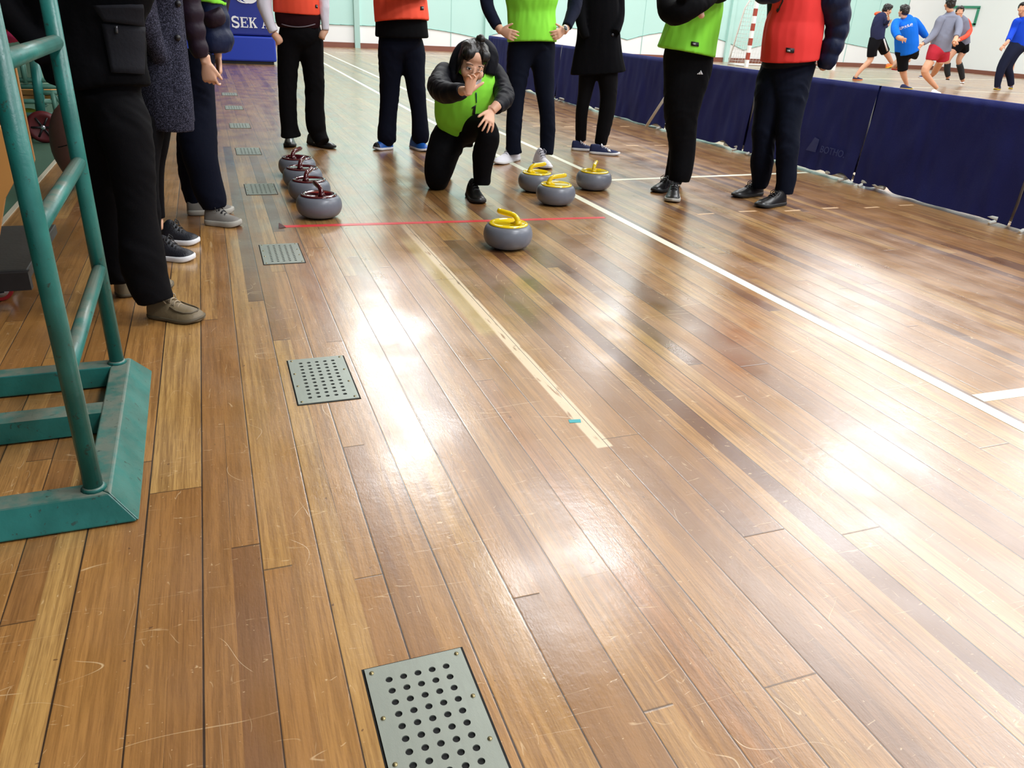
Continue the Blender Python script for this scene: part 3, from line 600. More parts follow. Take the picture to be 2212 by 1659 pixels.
# ================================================================== PEOPLE: library
from mathutils.bvhtree import BVHTree
def key(k):
    if k[0] == 'w': return Vector(k[1:4]), k[4], (k[5] if len(k) > 5 else .8)
    p = AT(k[0], k[1], k[2]); return p, k[3] * depth(p) / CAM_F, (k[4] if len(k) > 4 else .8)
def cat(a, b, c, d, t):
    return .5 * ((2 * b) + (c - a) * t + (2 * a - 5 * b + 4 * c - d) * t * t + (3 * b - a - 3 * c + d) * t ** 3)
def path(keys, sub=4, scale=1.0, grow=0.0, puff=None, n=22, lat=None, mb=None, sq=2.0, dome=True):
    K = [key(k) for k in keys]; P = [k[0] for k in K]; A = [k[1] for k in K]; R = [k[2] for k in K]; m = len(P)
    pts = []; ra = []; rr = []
    g = lambda L, i: L[max(0, min(m - 1, i))]
    for i in range(m - 1):
        for j in range(sub):
            t = j / sub; pts.append(cat(g(P, i - 1), g(P, i), g(P, i + 1), g(P, i + 2), t)); ra.append(max(.002, cat(g(A, i - 1), g(A, i), g(A, i + 1), g(A, i + 2), t))); rr.append(R[i] * (1 - t) + R[i + 1] * t)
    pts.append(P[-1]); ra.append(A[-1]); rr.append(R[-1])
    rings = []; s = 0; last = None
    for i, p in enumerate(pts):
        lo = hi = i
        while lo > 0 and (pts[lo] - p).length < .035: lo -= 1
        while hi < len(pts) - 1 and (pts[hi] - p).length < .035: hi += 1
        if lo == i and hi < len(pts) - 1:
            while hi < len(pts) - 1 and (pts[hi] - p).length < .07: hi += 1
        if hi == i:
            while lo > 0 and (pts[lo] - p).length < .07: lo -= 1
        t = (pts[hi] - pts[lo]).normalized()
        if i: s += (p - pts[i - 1]).length
        L = lat.copy() if lat is not None else t.cross(FWD)
        if L.length < .25: L = t.cross(DOWN)
        L = (L - t * L.dot(t)).normalized()
        if last is not None and L.dot(last) < 0: L = -L
        last = L; Dp = t.cross(L)
        a = ra[i] * scale + grow; b = ra[i] * rr[i] * scale + grow
        if puff: q = puff[1] * (abs(math.sin(PI * s / puff[0])) - .6); a += q; b += q
        rings.append([p + L * (a * math.copysign(abs(math.cos(u)) ** (2 / sq), math.cos(u))) + Dp * (b * math.copysign(abs(math.sin(u)) ** (2 / sq), math.sin(u))) for u in [2 * PI * j / n for j in range(n)]])
    mb = mb or MB(); mb.loft(rings); return mb
def fuse(mb, name, m, voxel=.009, smooth=4, disp=None, parent=None, puff=None):
    me = bpy.data.meshes.new('t'); me.from_pydata(mb.v, [], mb.f)
    bm = bmesh.new(); bm.from_mesh(me); bmesh.ops.recalc_face_normals(bm, faces=bm.faces); bm.to_mesh(me); bm.free()
    o = bpy.data.objects.new('t', me); COL.objects.link(o)
    r = o.modifiers.new('r', 'REMESH'); r.mode = 'VOXEL'; r.voxel_size = voxel
    if smooth: q = o.modifiers.new('s', 'SMOOTH'); q.factor = .5; q.iterations = smooth
    bpy.context.view_layer.update()
    ne = bpy.data.meshes.new_from_object(o.evaluated_get(bpy.context.evaluated_depsgraph_get())); bpy.data.objects.remove(o); ne.name = name
    if disp:
        nv = len(ne.vertices); co = np.empty(nv * 3); ne.vertices.foreach_get('co', co); co = co.reshape(-1, 3)
        no = np.array([v.normal[:] for v in ne.vertices]); d = np.array([disp(Vector(c)) for c in co])
        if name in ('vest', 'long_coat', 'tweed_coat', 'jacket'): d = d * np.clip((co[:, 2] - co[:, 2].min() - .02) / .15, .0, 1)
        co = co + no * d[:, None]
        ne.vertices.foreach_set('co', co.ravel()); ne.update()
    ne.materials.clear(); ne.materials.append(m)
    ne.polygons.foreach_set('use_smooth', [True] * len(ne.polygons))
    ob = bpy.data.objects.new(name, ne); COL.objects.link(ob)
    if parent is not None: ob.parent = parent
    return ob
def ridge(v): return 1 - 2 * abs(noise.noise(v))
def folds(amp, fz=13, fx=6, seed=0, up=0):
    def f(p): 
        q = Vector((p.x * fx + seed, p.y * fx + p.z * 3, p.z * fz * .62 + (p.x + p.y) * 5)); return amp * (.6 * ridge(q) + .4 * ridge(q * 2.1 + Vector((4, 4, seed)))) * max(0, min(1, .3 + 1.6 * noise.noise(p * 5 + Vector((seed, 3, 1))))) - amp * .3
    return f
def vfolds(amp, seed=0, fx=16, fz=2.5):
    def f(p): q = Vector((p.x * fx + seed, p.y * fx, p.z * fz)); return amp * (noise.noise(q) + .4 * noise.noise(q * 2.3))
    return f
def hand(mb, Wp, F, Nn, s=1.0, curl=(.35, .4, .45, .5), thumb=1, spread=.12, tcurl=.3, tout=.9, back=.035):
    Wp = Vector(Wp); F = Vector(F).normalized(); Nn = Vector(Nn); Nn = (Nn - F * Nn.dot(F)).normalized(); Sd = F.cross(Nn) * thumb
    def rg(c, a, b, t): L = Sd; D = t.cross(L).normalized(); return [c + L * a * math.cos(u) + D * b * math.sin(u) for u in [2 * PI * j / 14 for j in range(14)]]
    mb.loft([rg(Wp - F * back * s, .024 * s, .019 * s, F), rg(Wp, .025 * s, .018 * s, F), rg(Wp + F * .03 * s, .033 * s, .016 * s, F), rg(Wp + F * .06 * s, .040 * s, .0145 * s, F), rg(Wp + F * .088 * s, .041 * s, .012 * s, F), rg(Wp + F * .098 * s, .036 * s, .008 * s, F)])
    for i, (off, ln) in enumerate(((.032, .080), (.0108, .089), (-.0108, .082), (-.031, .066))):
        d = (F + Sd * off / .03 * spread).normalized(); p = Wp + F * .083 * s + Sd * off * s; pts = [p - d * .012 * s, p]; c = curl[i]; ang = 0
        for k, fr in enumerate((.45, .32, .23)):
            ang += c * (1.0, 1.25, .8)[k]; dd = d * math.cos(ang) + Nn * math.sin(ang); p = p + dd * ln * fr * s; pts.append(p)
        rs = [.0092, .0095, .0086, .0078, .0052]; q = []; qr = []
        for a in range(len(pts) - 1):
            for t in (0, .5): q.append(pts[a].lerp(pts[a + 1], t)); qr.append((rs[a] * (1 - t) + rs[a + 1] * t) * s)
        q.append(pts[-1]); qr.append(rs[-1] * s); mb.tube(q, qr, 10)
    d = (F * .75 + Sd * tout + Nn * .15).normalized(); p0 = Wp + F * .018 * s + Sd * .020 * s; p1 = p0 + d * .036 * s; d2 = (d + F * tcurl * .6 + Nn * tcurl * .5).normalized(); p2 = p1 + d2 * .03 * s; p3 = p2 + (d2 + F * tcurl * .3).normalized() * .024 * s
    mb.tube([p0, p0.lerp(p1, .5), p1, p1.lerp(p2, .5), p2, p2.lerp(p3, .6), p3], [.014 * s, .0135 * s, .0112 * s, .0105 * s, .010 * s, .0088 * s, .005 * s], 10)
skin = mat('skin', srgb(228, 178, 148), .5, var=.05, vscale=30, sss=.12); skin_d = mat('skin_darker', srgb(206, 154, 122), .55, var=.05, vscale=30)  # second skin is an evenly darker tone, for the players
hair_m = mat('black_hair', srgb(22, 18, 17), .38, bump=.3, bscale=110, stretch=(1, 1, .12)); eye_w = mat('eye_white', srgb(226, 220, 214), .2); eye_d = mat('eye_dark', srgb(22, 14, 10), .12); lip_m = mat('lip', srgb(186, 100, 90), .4)
def HM(C, face, up=(0, 0, 1)):
    y = Vector(face).normalized(); z = Vector(up); z = (z - y * z.dot(y)).normalized(); x = y.cross(z); M = Matrix((x, y, z)).transposed(); return Vector(C), M
def head(mb, C, face, up=(0, 0, 1), s=1.0, neck=None):
    C, M = HM(C, face, up); L = lambda x, y, z: C + M @ Vector((x, y, z)) * s
    e = lambda c, r: mb.ell(L(*c), tuple(q * s for q in r), M, 20, 12)
    e((0, -.010, .025), (.074, .092, .088)); e((0, .028, -.015), (.064, .062, .078)); e((0, .046, -.068), (.040, .040, .036)); e((0, .070, -.092), (.022, .020, .018))
    for q in (-1, 1): e((q * .038, .060, -.030), (.026, .026, .028)); e((q * .072, -.005, -.018), (.010, .020, .032)); e((q * .030, .070, .022), (.024, .012, .008)); e((q * .012, .094, -.042), (.009, .011, .008))
    mb.tube([L(0, .080, .012), L(0, .092, -.012), L(0, .104, -.034), L(0, .100, -.044)], [.009 * s, .010 * s, .0125 * s, .010 * s], 10)
    e((0, .085, -.068), (.024, .013, .009)); e((0, .042, .050), (.058, .040, .040))
    if neck is not None: mb.tube([L(0, -.015, -.03), L(0, -.022, -.10), Vector(neck)], [.052 * s, .050 * s, .060 * s], 14)
def face_bits(parent, C, face, up, s=1.0):
    C, M = HM(C, face, up); L = lambda x, y, z: C + M @ Vector((x, y, z)) * s
    for q in (-1, 1):
        o = MB().ell(L(q * .031, .0815, .0), (.0150 * s, .011 * s, .0072 * s), M, 16, 10).build('eye', eye_w, None); o.parent = parent
        i = MB().ell(L(q * .031, .0895, .0022), (.0068 * s, .0035 * s, .0068 * s), M, 14, 8).build('iris', eye_d, None); i.parent = o
        b = MB().tube([L(q * .015, .092, .0265), L(q * .032, .0905, .0300), L(q * .050, .078, .0225)], [.0020 * s, .0026 * s, .0014 * s], 8).build('eyebrow', hair_m, None); b.parent = parent
        u = MB().tube([L(q * .016, .087, .006), L(q * .031, .0925, .0098), L(q * .048, .082, .004)], [.0012 * s, .0018 * s, .0012 * s], 6).build('eyelid', hair_m, None); u.parent = parent
    l = MB().ell(L(0, .0935, -.068), (.021 * s, .006 * s, .0065 * s), M, 16, 8).build('lips', lip_m, None); l.parent = parent
def hair_cap(parent, C, face, up=(0, 0, 1), s=1.0, fr=.03, seed=0, back=0.0, amp=.010, name='hair', voxel=.008):
    C, M = HM(C, face, up); L = lambda x, y, z: C + M @ Vector((x, y, z)) * s
    mb = MB()
    mb.ell(L(0, -.020, .042), (.085 * s, .098 * s, .088 * s), M, 22, 14); mb.ell(L(0, -.045, .0), (.080 * s, .074 * s, (.085 + back) * s), M, 20, 12)
    mb.ell(L(0, .045, .075), (.068 * s, .048 * s, .045 * s), M, 18, 10)
    for q in (-1, 1): mb.ell(L(q * .070, .0, .018), (.016 * s, .034 * s, .045 * s), M, 12, 8)
    f = lambda p: amp * s * noise.noise(Vector((p.x * 34 + seed, p.y * 34, p.z * 16))) + amp * .5 * s * noise.noise(p * 80)
    return fuse(mb, name, hair_m, voxel * s, 2, f, parent)
def shoe(parent, heel, toe, m_up, m_sole, lace=None, W=.098, H=.105, L=None, rot=None, sole_h=.022, toe_m=None, stripe=None, name='shoe', high=0.0, lift=0.0, nose=1.0, moc=False):
    h = Vector((heel[0], heel[1], 0)); t = Vector((toe[0], toe[1], 0)); Lr = L or (t - h).length; x = (t - h).normalized(); z = Vector((0, 0, 1)); y = z.cross(x)
    if lift: x = (x * math.cos(lift) + z * math.sin(lift)); z = x.cross(y)
    hz = heel[2] if len(heel) > 2 else 0
    h = h + Vector((0, 0, hz))
    P = lambda u, v, w: h + x * (u * Lr) + y * v + z * w
    st = [(0, .40, .055), (.03, .62, .085), (.10, .76, H * .96), (.20, .82, H + high), (.32, .82, H * .98 + high), (.44, .84, H * .80 + high * .3), (.56, .92, H * .66), (.70, 1.0, H * .55), (.82, .96, H * .50), (.91, .80, H * .44), (.97, .52, H * .34), (1.0, .20, H * .22)]
    rings = []; n = 20
    for u, wd, ht in st:
        r = []; a = W / 2 * wd; top = ht
        for j in range(n):
            th = 2 * PI * j / n; c_, s_ = math.cos(th), math.sin(th)
            vv = a * math.copysign(abs(c_) ** .8, c_) * (1 if s_ < 0 else (1 - .35 * s_ * min(1, top / .06) * .9)); w = sole_h * .6 + (top - sole_h * .6) * max(0, s_) ** .8 if s_ > 0 else sole_h * .6
            r.append(P(u, vv, w))
        rings.append(r)
    o = MB().loft(rings).build(name, m_up, None, sub=1); o.parent = parent
    so = MB(); r0 = []; r1 = []; r2 = []
    out = [(0, .0)] ; up = []; dn = []
    for u, wd, ht in st: up.append((u, W / 2 * wd * 1.06)); dn.append((u, -W / 2 * wd * 1.06))
    ol = [(-.012, 0)] + up + [(1.018, .0)] + dn[::-1]
    tz = lambda u: max(0, (u - .72)) ** 2 * .12
    so.loft([[P(u, v * .97, .0 + tz(u)) for u, v in ol], [P(u, v, .004 + tz(u)) for u, v in ol], [P(u, v, sole_h + tz(u) * .8) for u, v in ol], [P(u, v * .93, sole_h + .003 + tz(u) * .8) for u, v in ol]])
    q = so.build('sole', m_sole, None, sub=1); q.parent = o
    if toe_m is not None:
        tr = [[P(u, 1.03 * W / 2 * wd * math.cos(2 * PI * j / n), max(sole_h * .6, (ht + .002) * max(0, math.sin(2 * PI * j / n)))) for j in range(n)] for u, wd, ht in st[-4:]]
        k_ = MB().loft(tr).build('toe_cap', toe_m, None); k_.parent = o
    if moc:
        mc = MB().tube([P(.50, -W * .30, H * .60), P(.62, -W * .34, H * .50), P(.76, -W * .33, H * .44), P(.87, -W * .22, H * .43), P(.91, 0, H * .44), P(.87, W * .22, H * .43), P(.76, W * .33, H * .44), P(.62, W * .34, H * .50), P(.50, W * .30, H * .60)], .0028, 6).build('moccasin_seam', m_sole, None); mc.parent = o
    if lace is not None:
        lm = MB()
        for i in range(4):
            u = .38 + i * .065; ht = H * (.92 - i * .105) + .002 + high * (.5 - .16 * i); hw = .021
            lm.tube([P(u, -hw, ht - .007), P(u + .012, -hw * .4, ht + .001), P(u + .02, hw * .4, ht), P(u + .03, hw, ht - .009)], .0026, 6)
            lm.tube([P(u, hw, ht - .007), P(u + .012, hw * .4, ht + .002), P(u + .02, -hw * .4, ht + .001), P(u + .03, -hw, ht - .009)], .0026, 6)
        for sgn in (-1, 1): lm.tube([P(.385, 0, H * .93 + high * .5), P(.37, sgn * .02, H * 1.02 + high * .5), P(.40, sgn * .036, H * .88 + high * .5), P(.43, sgn * .03, H * .72 + high * .3)], .0024, 6)
        l_ = lm.build('laces', lace, None); l_.parent = o
    if stripe is not None:
        sm_ = MB()
        for sgn in (-1, 1):
            for i in range(3):
                u = .40 + i * .075; sm_.prism([P(u, sgn * (W * .47), .026), P(u + .035, sgn * (W * .475), .026), P(u - .02, sgn * (W * .37), H * .62 - i * .006), P(u - .05, sgn * (W * .37), H * .64 - i * .006)], y * sgn * .004)
        s2 = sm_.build('side_stripe', stripe, None, smooth=False); s2.parent = o
    return o
def bvh(o):
    bpy.context.view_layer.update(); return BVHTree.FromObject(o, bpy.context.evaluated_depsgraph_get()), o.matrix_world.inverted()
def hit(B, px, py, off=.002):
    t, iw = B; d = ray(px, py).normalized(); o = Vector((0, 0, CAM_H)); loc, no, i, ds = t.ray_cast(iw @ o, (iw.to_3x3() @ d))
    if loc is None: return None
    if no.dot(d) > 0: no = -no
    return loc + no * off
def decal(o, name, m, quads, nx=5, ny=5, off=.0025, thick=.0015, parent=None):
    B = bvh(o); mb = MB()
    for q in quads:
        a, b, c, d = [Vector(v) for v in q]; g = []; ok = True
        for j in range(ny + 1):
            for i in range(nx + 1):
                u, v = i / nx, j / ny; p = (a * (1 - u) + b * u) * (1 - v) + (d * (1 - u) + c * u) * v; h = hit(B, p.x, p.y, off)
                if h is None: ok = False; break
                g.append(h)
            if not ok: break
        if not ok: continue
        top = [p - FWD * thick for p in g]; n = len(g); w = nx + 1; fs = []
        for j in range(ny):
            for i in range(nx): k_ = j * w + i; fs += [(k_, k_ + 1, k_ + w + 1, k_ + w), (n + k_, n + k_ + w, n + k_ + w + 1, n + k_ + 1)]
        bd = [i for i in range(w)] + [j * w + nx for j in range(1, ny + 1)] + [ny * w + i for i in range(nx - 1, -1, -1)] + [j * w for j in range(ny - 1, 0, -1)]
        fs += [(bd[i], bd[(i + 1) % len(bd)], n + bd[(i + 1) % len(bd)], n + bd[i]) for i in range(len(bd))]
        mb.add(g + top, fs)
    if not mb.v: return None
    e = mb.build(name, m, None); e.parent = parent or o; return e
def decal_text(o, body, size_px, pos, ang, m, name='lettering', bold=0, off=.003, sx=1):
    B = bvh(o); t = text_mesh(body, 1.0, name, m, None, None, ext=0, bold=bold, sx=sx); me = t.data; c, s = math.cos(ang), math.sin(ang); bad = False
    for v in me.vertices:
        x, y = v.co.x * size_px, -v.co.y * size_px; h = hit(B, pos[0] + x * c - y * s, pos[1] + x * s + y * c, off)
        if h is None: bad = True; break
        v.co = h
    if bad: bpy.data.objects.remove(t); return None
    t.parent = o; return t

CL = {}
def cloth_m(n, c, rough=.85, bump=.12, sc=260, **k): return mat(n, c, max(rough, .6), spec=.12, bump=bump, bscale=sc, sheen=k.pop('sheen', .0), **k)
BLK = cloth_m('black_trouser', srgb(10, 9, 12)); BLK2 = cloth_m('black_jersey', srgb(8, 8, 11)); NVY = cloth_m('navy_trouser', srgb(11, 15, 30)); JEAN = cloth_m('dark_denim', srgb(12, 17, 32), var=.25, vscale=7)
LIME = cloth_m('lime_mesh', srgb(146, 236, 70), .55, sc=500, sheen=0); ORNG = cloth_m('orange_mesh', srgb(255, 92, 66), .6, sc=500, sheen=0); REDV = cloth_m('red_mesh', srgb(236, 64, 60), .6, sc=500, sheen=0)
DOWN_B = mat('black_down_nylon', srgb(9, 10, 20), .6, spec=.2, bump=.25, bscale=24); DOWN_P = mat('plum_down_nylon', srgb(36, 22, 36), .5, spec=.25, bump=.3, bscale=30); DOWN_N = mat('navy_down_nylon', srgb(18, 28, 58), .5, spec=.25, bump=.35, bscale=24)
SHIRT = cloth_m('white_shirt', srgb(228, 224, 234), .7, sc=60); MARO = cloth_m('maroon_knit', srgb(44, 16, 20)); TWEED0 = mat('grey_tweed', srgb(52, 52, 64), .95, bump=.5, bscale=160, var=.9, vscale=95, sheen=.1)
TWEED = bpy.data.materials.new('speckled_tweed'); TWEED.use_nodes = True; k = N(TWEED); p = k.n['Principled BSDF']; tc = k.n.new('ShaderNodeTexCoord')
n1 = k.noise(tc.outputs['Object'], 300, 2, .7); n2 = k.noise(tc.outputs['Object'], 130, 2)
k.l.new(k.mix(k.sm(n2, .55, .62, 0, .6), k.ramp(n1, [(.36, srgb(18, 18, 24)), (.5, srgb(40, 40, 52)), (.66, srgb(96, 96, 116))]), srgb(26, 26, 34)), p.inputs['Base Color']); p.inputs['Roughness'].default_value = .95; p.inputs['Specular IOR Level'].default_value = .1
BCOAT = cloth_m('black_wool', srgb(8, 8, 12), .95)
label_b = mat('black_label', srgb(22, 20, 22), .5); label_w = mat('label_print', srgb(150, 150, 150), .5)
sh_blk = mat('black_leather', srgb(20, 19, 20), .35, bump=.1, bscale=60); sh_wht = mat('white_canvas', srgb(232, 230, 238), .6, bump=.1, bscale=90); sole_w = mat('white_sole', srgb(226, 226, 228), .5); sole_k = mat('black_sole', srgb(24, 24, 25), .6)
sh_blu = mat('bright_blue_mesh', srgb(24, 92, 180), .45, var=.35, vscale=40); sh_nvy = mat('navy_suede', srgb(26, 36, 78), .8); lace_w = mat('white_lace', srgb(232, 232, 236), .7); lace_k = mat('black_lace', srgb(24, 24, 28), .7)
sh_tan = mat('olive_leather', srgb(112, 97, 72), .55, bump=.15, bscale=60, var=.12, vscale=20); sh_gry = mat('grey_suede', srgb(118, 114, 108), .8, var=.12, vscale=30); sole_g = mat('grey_sole', srgb(168, 164, 154), .6)

def vpath(keys, mb=None):      # a vest hangs clear of the chest and back up to the shoulders
    n = len(keys); out = []
    for i, k in enumerate(keys):
        f = 1 + .38 * max(0, (i - n + 4) / 3); k = list(k)
        if k[0] == 'w': k = k[:5] + [(k[5] if len(k) > 5 else .8) * f]
        else: k = k[:4] + [(k[4] if len(k) > 4 else .8) * f]
        out.append(tuple(k))
    return path(out, mb=mb)
def person(label, trousers, tops, skins, headp=None, face=(0, -1, 0), up=(0, 0, 1), hs=1.0, trouser_m=None, voxel=.010, slim=.72, neck=None, hands=(), group=None, tz=.004, seed=0, do_head=True, hair=True, tname='trousers', troux=True, auto=True):
    body = MB(); auto = auto and neck is None
    if auto:                                         # standing people: the head sits over the shoulders
        q_ = key(tops[0][-1])[0]; headp = q_ + Vector(face).normalized() * .03 + Vector((0, 0, .19)); skins = skins[1:]; neck = q_ + Vector((0, 0, -.03))
    for k in trousers: path(k[1:] if len(k) > 3 else k, scale=slim, mb=body, n=14)
    for k in tops: path(k, scale=slim, mb=body, n=14)
    for k in skins: path(k, mb=body, n=16)
    if headp is not None:
        if neck is None and tops:
            q_ = key(tops[0][-1])[0]; h_ = Vector(headp); neck = Vector((h_.x * .35 + q_.x * .65, h_.y * .35 + q_.y * .65, min(q_.z + .02, h_.z - .16)))
        head(body, headp, face, up, hs, neck)
    for h in hands: hand(body, *h[0], **h[1])
    b = fuse(body, 'person', skin, voxel, 2); tag(b, label, 'person', group)
    if auto: face_bits(b, headp, face, up, hs)
    if headp is not None and hair: hair_cap(b, headp, face, up, hs, seed=seed)
    if trousers and troux:
        t = MB()
        for k in trousers: path(k, mb=t)
        fuse(t, tname, trouser_m or BLK, .0085, 3, folds(tz * 1.6, seed=seed), b)
    return b

# ================================================================== PEOPLE: the figures
def g3(px, py): q = G(px, py); return (q.x, q.y)
def W_(x, y, z, a, r=.8): return ('w', x, y, z, a, r)

# ---- man in the black padded coat, nearest at the left
A = person('person in black padded coat, black trousers and olive boat shoes, nearest at left',
    [[(338, 650, 2.83, 38, 1.0), (318, 600, 2.84, 44, .95), (308, 540, 2.85, 47, .9), (300, 480, 2.86, 42, .9), (293, 420, 2.87, 42, .9), (285, 350, 2.88, 48, .9), (270, 280, 2.9, 54, .9), (250, 215, 2.94, 56, .85), (238, 160, 2.95, 66, .7)],
     [(260, 608, 3.08, 26, 1.0), (244, 540, 3.08, 36, .9), (232, 470, 3.08, 42, .9), (225, 400, 3.06, 46, .9), (222, 330, 3.04, 50, .9), (222, 260, 3.0, 55, .9), (225, 190, 2.96, 66, .9)]],
    [[(205, 140, 2.95, 100, .62), (200, 110, 2.96, 112, .6), (195, 20, 2.96, 112, .6), W_(-.30, 2.98, 1.22, .24, .6), W_(-.30, 3.0, 1.40, .22, .5)]],
    [[W_(-.30, 3.0, 1.38, .07, 1), W_(-.28, 3.0, 1.50, .06, 1)]], headp=(-.27, 2.98, 1.62), face=(1, .3, 0), trouser_m=BLK, voxel=.013, tz=.006, seed=1)
mb = MB()
path([(230, 190, 2.94, 92, .66), (224, 165, 2.94, 94, .66), (216, 130, 2.95, 98, .60), (212, 80, 2.96, 103, .6), (208, 20, 2.96, 106, .6), W_(-.28, 2.98, 1.18, .235, .62), W_(-.29, 3.0, 1.36, .23, .55), W_(-.30, 3.0, 1.46, .12, .8)], mb=mb)
path([(150, 182, 3.0, 44, 1), (148, 150, 3.0, 50, 1), (138, 90, 3.0, 62, .9), (125, 20, 3.0, 74, .8), W_(-.42, 3.0, 1.2, .16, .9)], mb=mb)
path([W_(-.48, 2.98, 1.38, .09, 1), W_(-.62, 2.95, 1.14, .082, 1), (45, 60, 2.95, 24, 1), (100, 120, 2.9, 26, 1)], mb=mb)
coatm = mat('black_coat_shell', srgb(9, 9, 12), .85, spec=.1, bump=.2, bscale=50)
co = fuse(mb, 'padded_coat', coatm, .010, 4, folds(.010, 9, 4, 3), A)
pk = mat('coat_pocket', srgb(27, 27, 32), .8, spec=.15, bump=.15, bscale=90)
decal(co, 'pocket', pk, [((222, 52), (308, 58), (308, 160), (242, 158))], 8, 8, .010, .004)
decal(co, 'pocket_flap', pk, [((206, 12), (304, 6), (302, 54), (226, 46))], 8, 5, .018, .005)
decal(co, 'zip', mat('dark_zip', srgb(84, 84, 88), .35, metal=.7), [((249, 56), (254, 56), (255, 72), (250, 72))], 1, 3, .017, .003)
h0, t0 = g3(312, 688), g3(446, 704); sA = shoe(A, (h0[0] + .02, h0[1] + .035), (t0[0] - .01, t0[1] + .045), sh_tan, mat('olive_sole', srgb(84, 73, 54), .6), mat('tan_lace', srgb(150, 134, 110), .7), W=.108, H=.088, sole_h=.014, moc=True, name='boat_shoe')
h0, t0 = g3(250, 648), g3(380, 622); shoe(A, (h0[0], h0[1] + .04), (t0[0] - .01, t0[1] + .03), sh_tan, MATS['olive_sole'], None, W=.105, H=.085, sole_h=.014, name='boat_shoe')

# ---- person in the grey tweed coat
B_ = person('person in long grey tweed coat with black sneakers, second from left',
    [[(342, 470, 3.78, 15, 1), (336, 420, 3.76, 18, 1), (332, 360, 3.74, 22, 1), (338, 310, 3.72, 26, 1), (340, 260, 3.72, 32, 1), (345, 200, 3.72, 40, .9)],
     [(332, 510, 3.55, 17, 1), (325, 450, 3.56, 20, 1), (318, 390, 3.58, 24, 1), (318, 320, 3.6, 28, 1), (325, 250, 3.62, 34, 1)]],
    [[(350, 180, 3.68, 50, .7), (350, 100, 3.68, 52, .7), (350, 10, 3.68, 52, .7), W_(-.17, 3.7, 1.2, .17, .6), W_(-.17, 3.7, 1.38, .17, .6)]],
    [[W_(-.17, 3.7, 1.36, .06, 1), W_(-.15, 3.7, 1.46, .055, 1)], [(344, 498, 3.78, 9, 1), (343, 466, 3.78, 10, 1)], [(336, 525, 3.56, 10, 1), (334, 495, 3.56, 11, 1)]], headp=(-.14, 3.68, 1.58), face=(1, .2, 0), voxel=.012, seed=2)
mb = MB(); path([(368, 281, 3.62, 52, .75), (366, 274, 3.62, 52, .75), (362, 230, 3.62, 55, .72), (356, 160, 3.64, 54, .7), (352, 90, 3.66, 50, .7), (350, 10, 3.68, 48, .7), W_(-.17, 3.7, 1.2, .17, .65), W_(-.17, 3.7, 1.36, .20, .55), W_(-.17, 3.7, 1.42, .10, .8)], mb=mb)
path([(402, 262, 3.76, 20, .6), (396, 200, 3.74, 22, .6), (384, 120, 3.72, 24, .7), (374, 40, 3.72, 26, .7), (368, -20, 3.72, 28, .7)], mb=mb)
path([W_(-.20, 3.56, 1.34, .085, 1), W_(-.22, 3.54, 1.10, .07, 1), (336, 100, 3.56, 20, 1), (348, 120, 3.6, 18, 1)], mb=mb)
tw = fuse(mb, 'tweed_coat', TWEED, .009, 3, vfolds(.014, 4, 9, 1.2), B_)
for py in (82, 8): 
    q = hit(bvh(tw), 383, py, .003)
    if q: o = MB().ell(q, (.012, .012, .012), None, 14, 8).build('button', label_b, None); o.parent = tw
h0, t0 = g3(335, 565), g3(427, 570); s_ = shoe(B_, (h0[0], h0[1] + .05), (t0[0] - .01, t0[1] + .045), mat('black_mesh_upper', srgb(20, 22, 32), .5, bump=.2, bscale=160), sole_w, lace_k, W=.095, H=.10, sole_h=.024, high=.012, name='sneaker')
decal(s_, 'side_mark', sole_w, [((341, 500), (346, 503), (352, 512), (343, 514)), ((345, 513), (352, 506), (355, 504), (350, 513))], 2, 2, .002, .001)
h0, t0 = g3(352, 530), g3(437, 533); shoe(B_, (h0[0], h0[1] + .05), (t0[0] - .01, t0[1] + .045), MATS['black_mesh_upper'], sole_w, lace_k, W=.095, H=.10, sole_h=.024, high=.016, name='sneaker')

# ---- person in the plum down jacket and lime vest
C_ = person('person in plum and navy down jacket under a lime vest, fists hanging, third from left',
    [[(462, 448, 4.22, 25, 1), (452, 415, 4.22, 32, 1), (442, 375, 4.22, 35, .95), (431, 330, 4.22, 38, .95), (428, 285, 4.24, 40, .95), (428, 230, 4.26, 38, .95), (427, 170, 4.28, 36, .9), (432, 110, 4.3, 33, .9)],
     [(424, 438, 4.46, 22, 1), (418, 390, 4.46, 27, 1), (415, 330, 4.46, 30, 1), (418, 270, 4.44, 34, 1), (425, 200, 4.42, 34, 1), (430, 120, 4.38, 32, .9)]],
    [[(448, 110, 4.34, 40, .8), (452, 50, 4.34, 40, .8), (452, 0, 4.34, 38, .8), W_(.03, 4.36, 1.2, .15, .7), W_(.03, 4.36, 1.36, .15, .6)]],
    [[W_(.03, 4.36, 1.34, .06, 1), W_(.05, 4.36, 1.46, .055, 1)], [(436, 100, 4.14, 11, 1), (444, 138, 4.12, 9, 1)], [(468, 96, 4.42, 10, 1), (471, 126, 4.40, 8, 1)]], headp=(.06, 4.34, 1.58), face=(1, .1, 0), trouser_m=NVY, voxel=.0045, seed=3, tz=.007,
    hands=[((AT(446, 134, 4.12), AT(452, 172, 4.12) - AT(446, 134, 4.12), (.35, .9, 0)), dict(s=.86, curl=(.6, .75, .85, .95), thumb=1, tout=.5, spread=.1)), ((AT(471, 122, 4.40), AT(474, 156, 4.40) - AT(471, 122, 4.40), (-.9, -.3, 0)), dict(s=.80, curl=(.7, .85, .95, 1.0), thumb=-1, tout=.5))])
